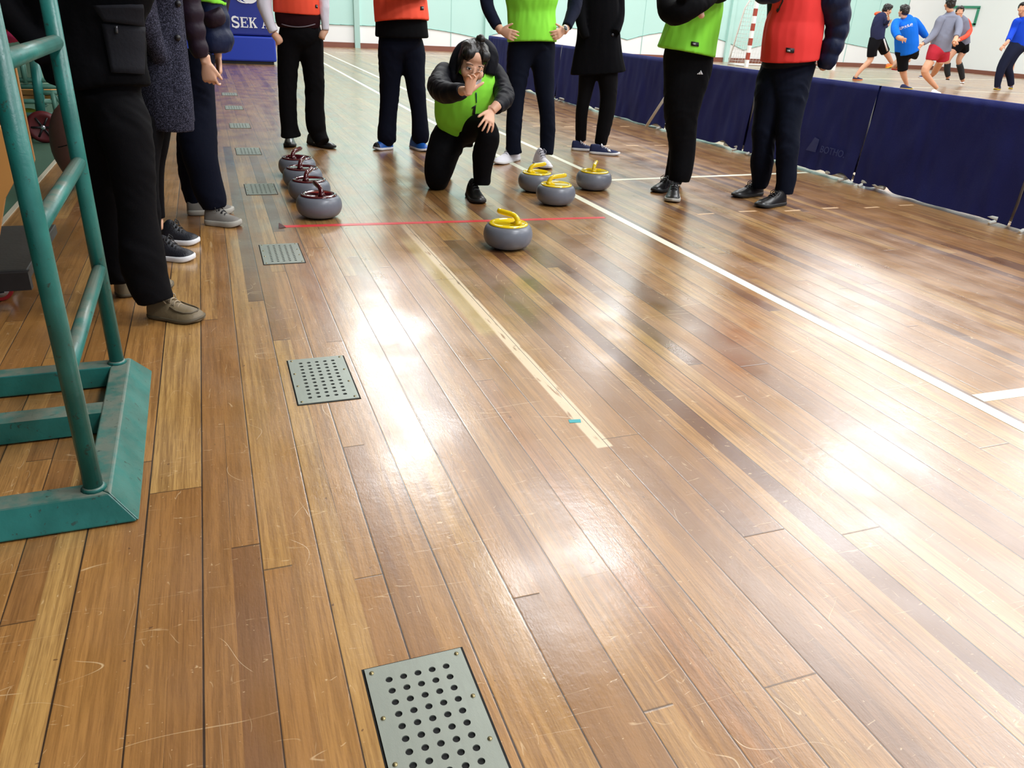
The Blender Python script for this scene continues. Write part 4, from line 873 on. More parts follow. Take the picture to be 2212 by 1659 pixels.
mb = MB(); path([(474, 113, 4.34, 26, 1.3), (470, 107, 4.34, 30, 1.3), (468, 85, 4.34, 33, 1.2), (464, 60, 4.34, 33, 1.2), (462, 35, 4.34, 30, 1.2), (458, 10, 4.34, 32, 1.1), W_(.05, 4.36, 1.2, .16, .8), W_(.04, 4.36, 1.38, .17, .6), W_(.04, 4.36, 1.44, .09, .8)], mb=mb, puff=(.11, .014), sub=8)
jn = fuse(mb, 'down_jacket', DOWN_N, .008, 2, folds(.006, 14, 9, 5), C_)
mb = MB(); path([W_(.0, 4.2, 1.38, .085, 1), W_(-.06, 4.14, 1.18, .075, 1), (409, 6, 4.12, 27, 1), (415, 45, 4.12, 26, 1), (424, 85, 4.12, 22, 1), (436, 126, 4.12, 17, 1)], mb=mb, puff=(.075, .010), sub=8)
path([(452, 22, 4.28, 24, 1), (462, 36, 4.28, 25, 1), (466, 52, 4.30, 22, 1)], mb=mb)
slv = fuse(mb, 'sleeve', DOWN_P, .008, 2, folds(.006, 14, 9, 6), C_)
path([W_(.08, 4.50, 1.38, .08, 1), W_(.10, 4.52, 1.15, .07, 1), (468, 60, 4.46, 18, 1), (469, 108, 4.42, 13, 1)], mb=(mb := MB())); fuse(mb, 'sleeve', DOWN_P, .008, 2, folds(.006, 14, 9, 8), C_)
mb = MB(); vpath([(452, 7, 4.34, 36, 1.05), (452, 2, 4.34, 36, 1.05), (452, -20, 4.34, 36, 1), W_(.05, 4.36, 1.2, .18, .85), W_(.05, 4.36, 1.36, .14, .8)], mb=mb); fuse(mb, 'vest', LIME, .008, 2, vfolds(.006, 2), C_)
h0, t0 = g3(446, 488), g3(527, 494); shoe(C_, (h0[0], h0[1] + .045), (t0[0] - .01, t0[1] + .04), sh_gry, sole_g, lace_k, W=.098, H=.10, sole_h=.028, high=.014, name='running_shoe')
h0, t0 = g3(405, 468), g3(511, 464); sh = shoe(C_, (h0[0], h0[1] + .045), (t0[0] - .01, t0[1] + .04), sh_gry, sole_g, lace_k, W=.098, H=.10, sole_h=.028, name='running_shoe')
decal(sh, 'pink_logo', mat('pink_logo', srgb(196, 66, 96), .5), [((425, 458), (436, 457), (437, 465), (426, 466))], 2, 2, .002, .001)

# ---- man in the white shirt and orange vest
D_ = person('man in white shirt and orange vest, hands in pockets, near the blue padded base',
    [[(628, 296, 6.56, 22, 1), (625, 275, 6.56, 18.5, 1), (622, 240, 6.56, 19, 1), (621, 200, 6.55, 19.5, 1), (621, 150, 6.54, 21.5, 1), (624, 115, 6.53, 25, 1), (632, 88, 6.52, 34, .8), (645, 66, 6.5, 46, .62), (645, 50, 6.5, 43, .64)],
     [(698, 309, 6.50, 16, 1.1), (688, 290, 6.54, 18, 1), (682, 268, 6.54, 21, 1), (680, 230, 6.54, 20.5, 1), (680, 190, 6.54, 20.5, 1), (677, 150, 6.54, 22.5, 1), (672, 115, 6.53, 28, 1), (662, 85, 6.52, 38, .8), (646, 62, 6.5, 46, .62)]],
    [[(645, 55, 6.5, 42, .62), (642, 20, 6.5, 45, .6), (640, -25, 6.5, 47, .6), (640, -55, 6.5, 52, .5)]],
    [[W_(.64, 6.5, 1.38, .055, 1), W_(.64, 6.5, 1.48, .05, 1)], [(590, 72, 6.44, 7.5, 1), (601, 84, 6.42, 9, .8), (606, 95, 6.42, 8, .6)], [(704, 64, 6.44, 7, 1), (697, 74, 6.42, 8, .8), (694, 84, 6.42, 8, .6)]], headp=(.64, 6.48, 1.60), trouser_m=BLK, voxel=.011, seed=4, tz=.005)
mb = MB(); path([(645, 61, 6.5, 44, .66), (644, 50, 6.5, 48, .68), (643, 30, 6.5, 49, .68), (641, 0, 6.5, 47, .66), (640, -40, 6.5, 48, .6), (640, -60, 6.5, 40, .5)], mb=mb); sw = fuse(mb, 'sweater', MARO, .009, 3, folds(.004, 12, 6, 2), D_)
MBt = MB().tube([hit(bvh(sw), 602 + i * 7.1, 49 + 9 * (1 - ((i - 6) / 6) ** 2), .004) or AT(600 + i * 7.4, 55, 6.3) for i in range(1, 12)], .004, 6).build('hem_piping', mat('grey_piping', srgb(120, 112, 120), .5), None); MBt.parent = sw
mb = MB(); path([(590, -62, 6.5, 15, 1), (573, -20, 6.48, 17, 1), (571, 8, 6.46, 15.5, 1), (578, 35, 6.44, 13, 1), (586, 58, 6.43, 11, 1), (592, 69, 6.42, 10.5, 1)], mb=mb); fuse(mb, 'shirt_sleeve', SHIRT, .008, 3, folds(.007, 16, 14, 3), D_)
mb = MB(); path([(688, -62, 6.5, 14, 1), (697, -20, 6.48, 13, 1), (699, 8, 6.46, 12, 1), (701, 35, 6.44, 10, 1), (703, 55, 6.43, 8.5, 1), (703, 66, 6.42, 8, 1)], mb=mb); fuse(mb, 'shirt_sleeve', SHIRT, .008, 3, folds(.007, 16, 14, 5), D_)
mb = MB(); vpath([(641, 30, 6.5, 50, .74), (641, 26, 6.5, 50.5, .74), (640, 0, 6.5, 50, .72), (640, -30, 6.5, 48, .68), (640, -62, 6.5, 36, .6)], mb=mb); v = fuse(mb, 'vest', ORNG, .008, 2, vfolds(.006, 3), D_)
decal(v, 'label', label_b, [((681, 10), (686, 11), (686, 18), (681, 17))], 2, 2); decal(v, 'label_print', label_w, [((682.3, 12), (684.8, 12.5), (684.8, 15.5), (682.3, 15))], 1, 1, .006)
h0, t0 = g3(626, 308), g3(627, 328); shoe(D_, (h0[0], h0[1] + .0), (t0[0], t0[1] - .01), sh_blk, sole_k, None, W=.10, H=.10, L=.27)
h0, t0 = g3(669, 312), g3(727, 324); shoe(D_, (h0[0], h0[1] + .06), (t0[0] - .01, t0[1] + .03), sh_blk, sole_k, lace_k, W=.098, H=.095, stripe=sole_w)

# ---- man with the orange vest over a black jacket, blue shoes
E_ = person('man in orange vest over black jacket, black trousers and bright blue shoes',
    [[(837, 301, 6.54, 19, 1), (835, 292, 6.5, 20.5, 1), (838, 250, 6.5, 19, 1), (842, 200, 6.5, 21, 1), (844, 150, 6.48, 25, 1), (846, 115, 6.46, 30, .95), (862, 80, 6.44, 48, .62), (864, 60, 6.42, 50, .62)],
     [(908, 299, 6.50, 18, 1), (908, 290, 6.46, 19.5, 1), (906, 250, 6.45, 18, 1), (900, 200, 6.45, 20, 1), (894, 150, 6.45, 25, 1), (888, 115, 6.45, 31, .95), (868, 80, 6.44, 48, .62), (868, 60, 6.42, 50, .62)]],
    [[(867, 80, 6.42, 50, .62), (867, 30, 6.42, 52, .62), (866, -20, 6.42, 52, .6), (866, -62, 6.42, 54, .5)]],
    [[W_(1.44, 6.42, 1.38, .055, 1), W_(1.44, 6.42, 1.48, .05, 1)]], headp=(1.44, 6.40, 1.60), trouser_m=NVY, voxel=.012, seed=5, tz=.006)
mb = MB(); path([(868, 81, 6.42, 57, .68), (868, 76, 6.42, 58, .68), (867, 50, 6.42, 56, .68), (866, 10, 6.42, 54, .66), (866, -40, 6.42, 54, .6), (866, -64, 6.42, 46, .5), (866, -74, 6.42, 22, .8)], mb=mb)
path([(815, -70, 6.4, 15, 1), (804, -48, 6.36, 15, 1), (815, -20, 6.25, 14, 1), (850, -16, 6.15, 13, 1), (890, -24, 6.15, 11, 1)], mb=mb); path([(918, -70, 6.4, 15, 1), (930, -48, 6.36, 15, 1), (918, -20, 6.25, 14, 1), (885, -22, 6.18, 13, 1), (848, -30, 6.18, 11, 1)], mb=mb)
fuse(mb, 'jacket', BLK2, .009, 3, folds(.006, 10, 6, 7), E_)
mb = MB(); vpath([(868, 46, 6.40, 59, .78), (868, 42, 6.40, 59, .78), (866, 20, 6.41, 58, .76), (864, -10, 6.42, 56, .68), (865, -55, 6.42, 44, .62), (865, -66, 6.42, 30, .62)], mb=mb); v = fuse(mb, 'vest', ORNG, .008, 2, vfolds(.007, 6), E_)
decal(v, 'label', label_b, [((908, 14), (915, 14), (915, 22), (908, 22))], 2, 2); decal(v, 'label_print', label_w, [((909.5, 16), (913.5, 16), (913.5, 19), (909.5, 19))], 1, 1, .006)
h0, t0 = g3(850, 324), g3(808, 326); shoe(E_, (h0[0], h0[1] + .06), (t0[0] + .005, t0[1] + .03), sh_blu, sole_w, sh_blu, W=.10, H=.125, sole_h=.02, toe_m=sole_k)
h0, t0 = g3(896, 322), g3(926, 331); shoe(E_, (h0[0], h0[1] + .10), (t0[0], t0[1] + .02), sh_blu, sole_w, sh_blu, W=.10, H=.125, sole_h=.02, L=.27)

# ---- the kneeling woman
KH = AT(1020, 136, 4.72); KF = Vector((-.14, -1, -.40)).normalized(); KU = Vector((.14, -.35, 1)).normalized()
HW = AT(1012, 201, 4.24)
F_ = person('woman kneeling in lime vest and black down jacket, reaching one hand out to aim',
    [[(1041, 398, 4.60, 18, 1), (1041, 380, 4.60, 20, 1), (1044, 345, 4.58, 24, 1), (1052, 310, 4.56, 25.5, 1), (1054, 284, 4.56, 24, 1.1), (1040, 272, 4.66, 24, 1.1), (1015, 276, 4.86, 32, 1), (995, 280, 5.0, 38, .9)],
     [(985, 280, 5.02, 36, .9), (968, 300, 4.96, 38, .95), (955, 335, 4.92, 36, 1), (948, 365, 4.90, 33, 1), (945, 385, 4.92, 27, 1), (950, 385, 5.05, 22, 1), (962, 372, 5.28, 17, 1)],
     [(1020, 290, 4.95, 26, .8), (975, 290, 4.98, 32, .8)]],
    [[(985, 280, 4.98, 45, .8), (1000, 240, 4.92, 50, .8), (1010, 200, 4.88, 52, .75), (1012, 165, 4.84, 46, .7)]],
    [[(1012, 168, 4.84, 22, 1), (1020, 150, 4.78, 19, 1)], [(985, 200, 4.38, 12, 1), (1002, 196, 4.27, 9.5, 1), (1011, 199, 4.235, 9.5, .9)], [(1075, 226, 4.46, 11, 1), (1062, 240, 4.44, 9.5, 1)]],
    headp=KH, face=KF, up=KU, hs=1.06, auto=False, trouser_m=BLK2, voxel=.0037, seed=6, tz=.006, hair=False,
    hands=[((HW, (.10, -.22, .95), (.25, -.90, -.30)), dict(s=.90, curl=(.05, .42, .62, .66), thumb=1, spread=.26, tout=.95, tcurl=-.1, back=.008)),
           ((AT(1060, 240, 4.44), AT(1054, 272, 4.36) - AT(1060, 240, 4.44), (-.1, .75, -.35)), dict(s=.88, curl=(.22, .26, .3, .34), thumb=-1, spread=.30, tout=.7))])
face_bits(F_, KH, KF, KU, 1.06)
C, M = HM(KH, KF, KU); L = lambda x, y, z: C + M @ Vector((x, y, z)) * 1.06
mb = MB()
for q in (-1, 1):
    mb.ell(L(q * .034, -.002, .062), (.050, .086, .060), M, 20, 12); mb.ell(L(q * .069, .0, .015), (.017, .042, .062), M, 16, 10); mb.ell(L(q * .044, .040, .068), (.040, .046, .040), M, 18, 12); mb.ell(L(q * .073, .008, -.035), (.011, .026, .05), M, 12, 8)
mb.ell(L(0, -.050, .02), (.080, .062, .085), M, 20, 12); mb.ell(L(0, -.016, .064), (.050, .088, .056), M, 20, 12); mb.ell(L(-.02, -.035, .128), (.030, .030, .024), M, 14, 8); mb.ell(L(0, -.09, -.04), (.05, .04, .06), M, 14, 8)
fuse(mb, 'hair', hair_m, .005, 2, lambda p: .004 * noise.noise(Vector((p.x * 70, p.y * 20, p.z * 20))), F_)
# hood
mb = MB(); path([L(0, 0, 0) and ('w', *L(-.115, -.01, -.05), .035, 1), ('w', *L(-.112, -.055, .03), .045, 1), ('w', *L(-.07, -.09, .07), .045, 1), ('w', *L(-.01, -.11, .05), .045, 1), ('w', *L(.05, -.10, .02), .042, 1), ('w', *L(.085, -.05, -.04), .034, 1), ('w', *L(.078, .0, -.11), .028, 1), ('w', *L(.035, .030, -.145), .022, 1), ('w', *L(-.035, .030, -.145), .022, 1), ('w', *L(-.09, .01, -.12), .032, 1)], mb=mb, sub=5)
mb.ell(L(0, -.09, -.02), (.10, .06, .10), M); mb.ell(L(0, -.005, -.125), (.100, .080, .070), M); mb.ell(L(.01, .035, -.19), (.055, .05, .05), M)
fuse(mb, 'hood', DOWN_B, .007, 3, folds(.006, 12, 12, 2), F_)
# down jacket: torso and arms
mb = MB(); path([(985, 272, 4.96, 46, .8), (995, 240, 4.92, 55, .8), (1005, 205, 4.88, 60, .78), (1010, 170, 4.86, 58, .72), (1010, 145, 4.86, 44, .7)], mb=mb)
path([(962, 150, 4.86, 20, 1), (952, 168, 4.76, 23, 1), (950, 190, 4.62, 25, 1), (962, 200, 4.50, 24, 1), (982, 199, 4.38, 21, 1), (1000, 196, 4.30, 18, 1)], mb=mb, puff=(.085, .004), sub=8)
path([(1058, 145, 4.86, 20, 1), (1074, 165, 4.82, 22, 1), (1084, 192, 4.74, 22, 1), (1088, 212, 4.64, 21, 1), (1082, 224, 4.54, 18, 1), (1071, 234, 4.47, 15, 1)], mb=mb, puff=(.075, .004), sub=8)
fuse(mb, 'down_jacket', DOWN_B, .0075, 3, folds(.014, 15, 12, 9), F_)
mb = MB(); path([(974, 303, 4.92, 10, 1.3), (977, 292, 4.93, 27, 1.1), (983, 270, 4.93, 45, .9), (993, 245, 4.90, 58, .86), (1003, 215, 4.86, 66, .82), (1009, 185, 4.84, 64, .80), (1009, 163, 4.85, 57, .76), (1008, 150, 4.88, 48, .6)], mb=mb)
v = fuse(mb, 'vest', LIME, .008, 2, vfolds(.011, 12, 10, 3), F_)
decal(v, 'zip', mat('zip_green', srgb(10, 70, 60), .4), [((1026.5, 200), (1029.5, 200), (1030, 222), (1028, 222))], 1, 6, .004)
decal(v, 'number', label_b, [((1023, 229), (1028, 226), (1026, 247), (1020, 247)), ((1018.5, 232), (1023, 229), (1023, 232), (1019, 235))], 2, 5, .004)
mk = mat('mask_white', srgb(206, 198, 200), .8)
o = MB().prism([L(-.058, .050, -.028), L(-.022, .095, -.075), L(-.050, .070, -.095), L(-.066, .040, -.080)], M @ Vector((-.004, .002, 0))).build('face_mask', mk, None, smooth=False); o.parent = F_
q = MB().tube([L(-.077, .0, .01), L(-.074, .022, -.02), L(-.064, .042, -.045), L(-.058, .052, -.030)], .0013, 6).build('mask_strap', mk, None); q.parent = o
h0, t0 = g3(1034, 408), g3(1036, 439); shoe(F_, (1.50, 4.725), (1.484, 4.455), sh_blk, sole_k, lace_k, W=.100, H=.11, high=.014)
shoe(F_, (1.475, 5.62, .10), (1.455, 5.50, .05), sh_blk, sole_k, None, W=.095, H=.09, L=.25, lift=-1.0)

# ---- man with arms akimbo, lime vest
Hh = AT(1082, 66, 5.80); Ii = AT(1218, 66, 5.82)
I_ = person('man in lime vest with arms akimbo, dark jeans and white sneakers',
    [[(1111, 332, 5.86, 18, 1), (1109, 312, 5.86, 17, 1), (1110, 270, 5.88, 17, 1), (1112, 235, 5.90, 18, 1), (1115, 190, 5.92, 21, 1), (1120, 140, 5.94, 26, 1), (1130, 105, 5.94, 36, .8), (1147, 80, 5.94, 49, .62)],
     [(1180, 334, 5.80, 15, 1), (1182, 310, 5.82, 16.5, 1), (1183, 270, 5.84, 17, 1), (1181, 235, 5.86, 18, 1), (1176, 190, 5.90, 21, 1), (1173, 140, 5.92, 26, 1), (1165, 105, 5.94, 38, .8), (1150, 80, 5.94, 50, .62)]],
    [[(1148, 85, 5.94, 48, .62), (1148, 30, 5.94, 48, .62), (1150, -30, 5.94, 52, .6), (1150, -80, 5.94, 60, .5)]],
    [[W_(2.46, 5.94, 1.38, .055, 1), W_(2.46, 5.94, 1.48, .05, 1)], [(1071, 50, 5.86, 9, 1), (1083, 68, 5.80, 8.5, 1)], [(1228, 52, 5.86, 9, 1), (1217, 68, 5.82, 8.5, 1)]], headp=(2.46, 5.92, 1.60), trouser_m=JEAN, voxel=.0055, seed=7, tz=.006,
    hands=[((Hh, AT(1106, 76, 5.72) - Hh, (.1, 1, .1)), dict(s=.90, curl=(.35, .4, .45, .5), thumb=1, spread=.08)), ((Ii, AT(1193, 82, 5.74) - Ii, (-.1, 1, .1)), dict(s=.90, curl=(.35, .4, .45, .5), thumb=-1, spread=.08))])
mb = MB(); path([(1148, 60, 5.94, 47, .62), (1148, 20, 5.94, 50, .62), (1150, -40, 5.94, 56, .58), (1150, -84, 5.94, 60, .46), (1150, -96, 5.94, 24, .8)], mb=mb)
path([(1086, -80, 5.94, 18, 1), (1066, -45, 5.96, 17, 1), (1052, -8, 5.98, 15.5, 1), (1054, 16, 5.94, 14.5, 1), (1064, 38, 5.88, 13, 1), (1075, 58, 5.82, 11.5, 1)], mb=mb); path([(1212, -80, 5.94, 18, 1), (1232, -45, 5.96, 17, 1), (1242, -8, 5.98, 16, 1), (1240, 18, 5.94, 15, 1), (1232, 40, 5.88, 13, 1), (1224, 58, 5.83, 11.5, 1)], mb=mb)
fuse(mb, 'sweater', cloth_m('navy_knit', srgb(24, 28, 46)), .008, 3, folds(.007, 16, 12, 8), I_)
mb = MB(); vpath([(1149, 91, 5.92, 54, .78), (1149, 86, 5.92, 54, .78), (1149, 60, 5.93, 53, .76), (1148, 25, 5.94, 53, .70), (1148, -10, 5.94, 58, .68), (1149, -60, 5.94, 48, .6), (1149, -88, 5.94, 36, .5)], mb=mb); v = fuse(mb, 'vest', LIME, .008, 2, vfolds(.010, 16), I_)
wq = AT(1222, 60, 5.80); wd = (AT(1193, 82, 5.74) - Ii).normalized()
w1 = MB(); n1 = (Vector((0, 0, CAM_H)) - wq).normalized(); Mq = Matrix((wd, n1.cross(wd).normalized(), n1)).transposed(); w1.ell(wq + n1 * .03, (.024, .024, .008), Mq, 22, 10); wo = w1.build('wrist_watch', mat('steel_case', srgb(210, 205, 190), .3, metal=.8), None); wo.parent = I_
w2 = MB().ell(wq + n1 * .036, (.018, .018, .006), Mq, 20, 8).build('watch_dial', blackp, None); w2.parent = wo
h0, t0 = g3(1122, 346), g3(1070, 358); shoe(I_, (h0[0], h0[1] + .03), (t0[0] + .01, t0[1] + .03), sh_wht, sole_w, mat('lace_shade', srgb(150, 150, 160), .7), W=.10, H=.115, high=.02, name='sneaker')  # white laces, their grey shadow put into the lace colour
h0, t0 = g3(1183, 335), g3(1186, 367); shoe(I_, (2.385, 5.80), (t0[0], t0[1]), sh_wht, sole_w, MATS['lace_shade'], W=.102, H=.115, L=.28, high=.02, name='sneaker')

# ---- person in the long black coat
J_ = person('person in long black wool coat, slim black trousers and navy low shoes',
    [[(1255, 304, 6.42, 11.5, 1), (1255, 280, 6.42, 12.5, 1), (1257, 240, 6.42, 14, 1), (1264, 200, 6.42, 16, 1), (1272, 150, 6.4, 22, 1), (1282, 90, 6.4, 32, .8)],
     [(1297, 312, 6.28, 13, 1), (1302, 285, 6.28, 15, 1), (1311, 240, 6.3, 18, 1), (1314, 200, 6.32, 19, 1), (1310, 150, 6.34, 25, 1), (1296, 90, 6.36, 34, .8)]],
    [[(1292, 80, 6.36, 40, .62), (1290, 0, 6.36, 40, .62), (1288, -50, 6.36, 42, .5)]],
    [[W_(3.14, 6.36, 1.38, .055, 1), W_(3.15, 6.36, 1.48, .05, 1)], [(1256, 318, 6.42, 8, 1), (1256, 300, 6.42, 8, 1)], [(1299, 324, 6.28, 8, 1), (1298, 306, 6.28, 9, 1)]], headp=(3.16, 6.34, 1.60), face=(.6, -.8, 0), trouser_m=BLK, voxel=.012, seed=8)
mb = MB(); path([(1292, 158, 6.36, 60, .5), (1292, 152, 6.36, 60, .5), (1292, 120, 6.36, 54, .52), (1293, 80, 6.36, 48, .56), (1292, 30, 6.36, 46, .6), (1290, -10, 6.36, 46, .6), (1288, -50, 6.36, 50, .5), (1288, -64, 6.36, 26, .8)], mb=mb)
path([(1252, -50, 6.34, 13, 1), (1251, 0, 6.34, 13, 1), (1256, 50, 6.3, 12, 1), (1266, 82, 6.28, 9, 1)], mb=mb); path([(1330, -50, 6.36, 14, 1), (1336, 0, 6.36, 14, 1), (1335, 45, 6.3, 13, 1), (1328, 72, 6.24, 11, 1)], mb=mb)
ct = fuse(mb, 'long_coat', BCOAT, .009, 3, vfolds(.010, 20, 9, 1.5), J_)
q = hit(bvh(ct), 1323, 75, .004)
if q: o = MB().ell(q, (.012, .008, .012), None, 14, 8).build('button', mat('coat_button', srgb(60, 60, 66), .3), None); o.parent = ct
h0, t0 = g3(1240, 326), g3(1284, 329); shoe(J_, (h0[0], h0[1] + .06), (t0[0] + .02, t0[1] + .05), sh_nvy, sole_w, lace_w, W=.095, H=.085, name='low_shoe')
h0, t0 = g3(1277, 333), g3(1344, 338); s_ = shoe(J_, (h0[0], h0[1] + .04), (t0[0] - .01, t0[1] + .03), sh_nvy, sole_w, lace_w, W=.095, H=.085, name='low_shoe')
decal(s_, 'side_patch', sole_w, [((1311, 323), (1317, 323), (1320, 328), (1314, 328))], 2, 2, .002, .001)

# ---- man with folded arms, lime vest, striped-logo trousers
K_ = person('man in lime vest with folded arms and black track trousers, left of the red vest',
    [[(1466, 392, 4.62, 23, 1), (1470, 372, 4.62, 26, 1), (1474, 335, 4.64, 28, 1), (1474, 295, 4.66, 31, 1), (1472, 250, 4.68, 36, 1), (1478, 200, 4.70, 44, .9), (1484, 160, 4.72, 52, .75), (1488, 120, 4.72, 54, .68), (1490, 96, 4.72, 52, .68)],
     [(1452, 396, 4.86, 20, 1), (1458, 375, 4.86, 22, 1), (1468, 330, 4.86, 24, 1), (1470, 280, 4.84, 28, 1), (1474, 220, 4.80, 36, 1), (1482, 150, 4.76, 46, .8)]],
    [[(1488, 110, 4.72, 50, .7), (1492, 40, 4.72, 54, .7), (1496, -20, 4.72, 56, .65), (1496, -90, 4.72, 58, .5)]],
    [[W_(3.28, 4.72, 1.38, .055, 1), W_(3.28, 4.70, 1.48, .05, 1)], [(1518, 26, 4.30, 13, 1), (1508, 32, 4.32, 11, 1)]], headp=(3.26, 4.68, 1.60), face=(-.6, -.8, 0), trouser_m=BLK2, voxel=.012, seed=9, tz=.006)
t_ = [c for c in K_.children if c.name.startswith('trousers')][0]
decal(t_, 'triple_stripe_logo', sole_w, [((1505, 161), (1507.5, 161), (1508.5, 159), (1507, 158)), ((1508.5, 161), (1512, 161), (1511.5, 155.5), (1509, 156.8)), ((1513, 161), (1517.5, 161), (1513.5, 152), (1511.5, 153.8))], 1, 2, .004)
mb = MB(); path([(1489, 112, 4.72, 53, .72), (1490, 104, 4.72, 53, .72), (1492, 40, 4.72, 54, .7), (1496, -20, 4.72, 58, .65), (1496, -90, 4.72, 60, .5), (1496, -106, 4.72, 30, .8)], mb=mb)
path([(1446, -92, 4.66, 22, 1), (1438, -50, 4.56, 23, 1), (1440, -8, 4.44, 23, 1), (1446, 22, 4.36, 25, 1), (1468, 28, 4.28, 24, 1), (1496, 16, 4.24, 21, 1), (1524, 2, 4.26, 18, 1), (1540, -10, 4.32, 16, 1)], mb=mb)
path([(1550, -92, 4.72, 22, 1), (1562, -50, 4.70, 22, 1), (1556, -16, 4.56, 21, 1), (1530, -22, 4.36, 19, 1), (1500, -18, 4.26, 18, 1), (1470, -6, 4.24, 16, 1)], mb=mb)
fuse(mb, 'jacket', BLK2, .008, 3, folds(.008, 12, 10, 6), K_)
mb = MB(); vpath([(1482, 113, 4.70, 64, .74), (1483, 108, 4.70, 64, .74), (1490, 80, 4.70, 60, .74), (1497, 50, 4.70, 58, .74), (1502, 10, 4.70, 60, .7), (1500, -40, 4.70, 56, .66), (1498, -92, 4.70, 44, .5)], mb=mb); v = fuse(mb, 'vest', LIME, .008, 2, vfolds(.014, 24, 12, 3), K_)
decal(v, 'label', label_b, [((1493, 90), (1509, 92), (1509, 101), (1493, 99))], 2, 2, .004); decal(v, 'label_print', label_w, [((1496, 93), (1502, 93.8), (1502, 97.5), (1496, 96.8))], 1, 1, .007)
shoe(K_, (3.00, 4.76), (2.80, 4.64), sh_blk, sole_k, lace_k, W=.10, H=.10)
h0, t0 = g3(1478, 424), g3(1448, 442); shoe(K_, (2.905, 4.56), (2.755, 4.33), sh_blk, sole_g, lace_k, W=.105, H=.10, L=.275)

# ---- man in the red vest and navy down sleeves
L_ = person('man in red vest with navy down jacket sleeve and dark jeans, hand in pocket',
    [[(1640, 406, 4.44, 17, 1), (1644, 385, 4.44, 21, 1), (1645, 355, 4.44, 24, 1), (1648, 320, 4.44, 23, 1), (1652, 280, 4.46, 27, 1), (1664, 230, 4.48, 36, 1), (1680, 180, 4.50, 46, .85), (1700, 140, 4.50, 56, .7)],
     [(1692, 418, 4.22, 21, 1), (1697, 395, 4.22, 21, 1), (1700, 360, 4.24, 22.5, 1), (1702, 320, 4.26, 23, 1), (1704, 280, 4.30, 26, 1), (1706, 230, 4.36, 34, 1), (1706, 180, 4.42, 46, .9), (1708, 140, 4.46, 56, .7)]],
    [[(1705, 130, 4.46, 52, .7), (1712, 60, 4.46, 56, .7), (1718, 0, 4.46, 58, .66), (1720, -100, 4.46, 60, .5)]],
    [[W_(3.72, 4.46, 1.38, .058, 1), W_(3.70, 4.44, 1.48, .052, 1)], [(1784, 120, 4.33, 10, 1), (1781, 138, 4.32, 10, 1), (1777, 152, 4.34, 8, .8)]], headp=(3.69, 4.42, 1.60), face=(-.7, -.7, 0), trouser_m=JEAN, voxel=.012, seed=10, tz=.009)
mb = MB(); path([(1703, 146, 4.46, 54, .74), (1704, 135, 4.46, 57, .74), (1710, 90, 4.46, 58, .74), (1714, 40, 4.46, 58, .72), (1718, -20, 4.46, 60, .66), (1720, -104, 4.46, 62, .5), (1720, -120, 4.46, 30, .8)], mb=mb); fuse(mb, 'jacket', DOWN_B, .009, 3, folds(.006, 10, 8, 5), L_)
path([(1776, -100, 4.40, 34, 1), (1792, -50, 4.36, 36, 1), (1800, 0, 4.32, 36, 1), (1809, 45, 4.30, 27, 1), (1806, 75, 4.30, 24, 1), (1796, 105, 4.30, 23, 1), (1786, 132, 4.31, 20, 1), (1780, 148, 4.32, 17, 1)], mb=(mb := MB()), puff=(.085, .010), sub=9); sl = fuse(mb, 'down_sleeve', DOWN_N, .007, 2, folds(.005, 14, 14, 4), L_)
path([(1668, -100, 4.44, 26, 1), (1650, -60, 4.44, 26, 1), (1640, -30, 4.3, 24, 1), (1660, -14, 4.18, 22, 1), (1690, -24, 4.14, 19, 1)], mb=(mb := MB()), puff=(.075, .01), sub=9); fuse(mb, 'down_sleeve', DOWN_N, .008, 2, None, L_)
mb = MB(); vpath([(1705, 131, 4.43, 62, .88), (1706, 126, 4.43, 62, .88), (1710, 90, 4.43, 63, .84), (1717, 50, 4.44, 63, .78), (1721, 10, 4.44, 58, .74), (1720, -40, 4.44, 54, .68), (1720, -102, 4.44, 46, .5)], mb=mb); v = fuse(mb, 'vest', REDV, .008, 2, vfolds(.012, 30, 8, 3), L_)
decal(v, 'label', label_b, [((1698, 103), (1716, 105), (1715, 115), (1698, 113))], 2, 2, .004); decal(v, 'label_print', label_w, [((1700, 107.5), (1707, 108.3), (1707, 112), (1700, 111.2))], 1, 1, .007)
B1 = bvh(v); pts = [hit(B1, *q, .004) for q in ((1692, -6), (1691, 3), (1688, 9), (1685, 15), (1683, 22), (1680, 26), (1679, 22), (1681, 19))]
if all(pts): o = MB().tube(pts, .0045, 6).build('number', label_b, None); o.parent = v
decal(L_, 'watch_strap', mat('gold_strap', srgb(150, 120, 70), .4), [((1767, 147), (1779, 151), (1773, 158), (1763, 154))], 2, 2, .006)
shoe(L_, (3.58, 4.50), (3.30, 4.43), sh_blk, sole_k, lace_k, W=.105, H=.10)
h0, t0 = g3(1703, 446), g3(1618, 446); shoe(L_, (3.54, 4.20), (3.275, 4.13), sh_blk, sole_k, lace_k, W=.108, H=.10)

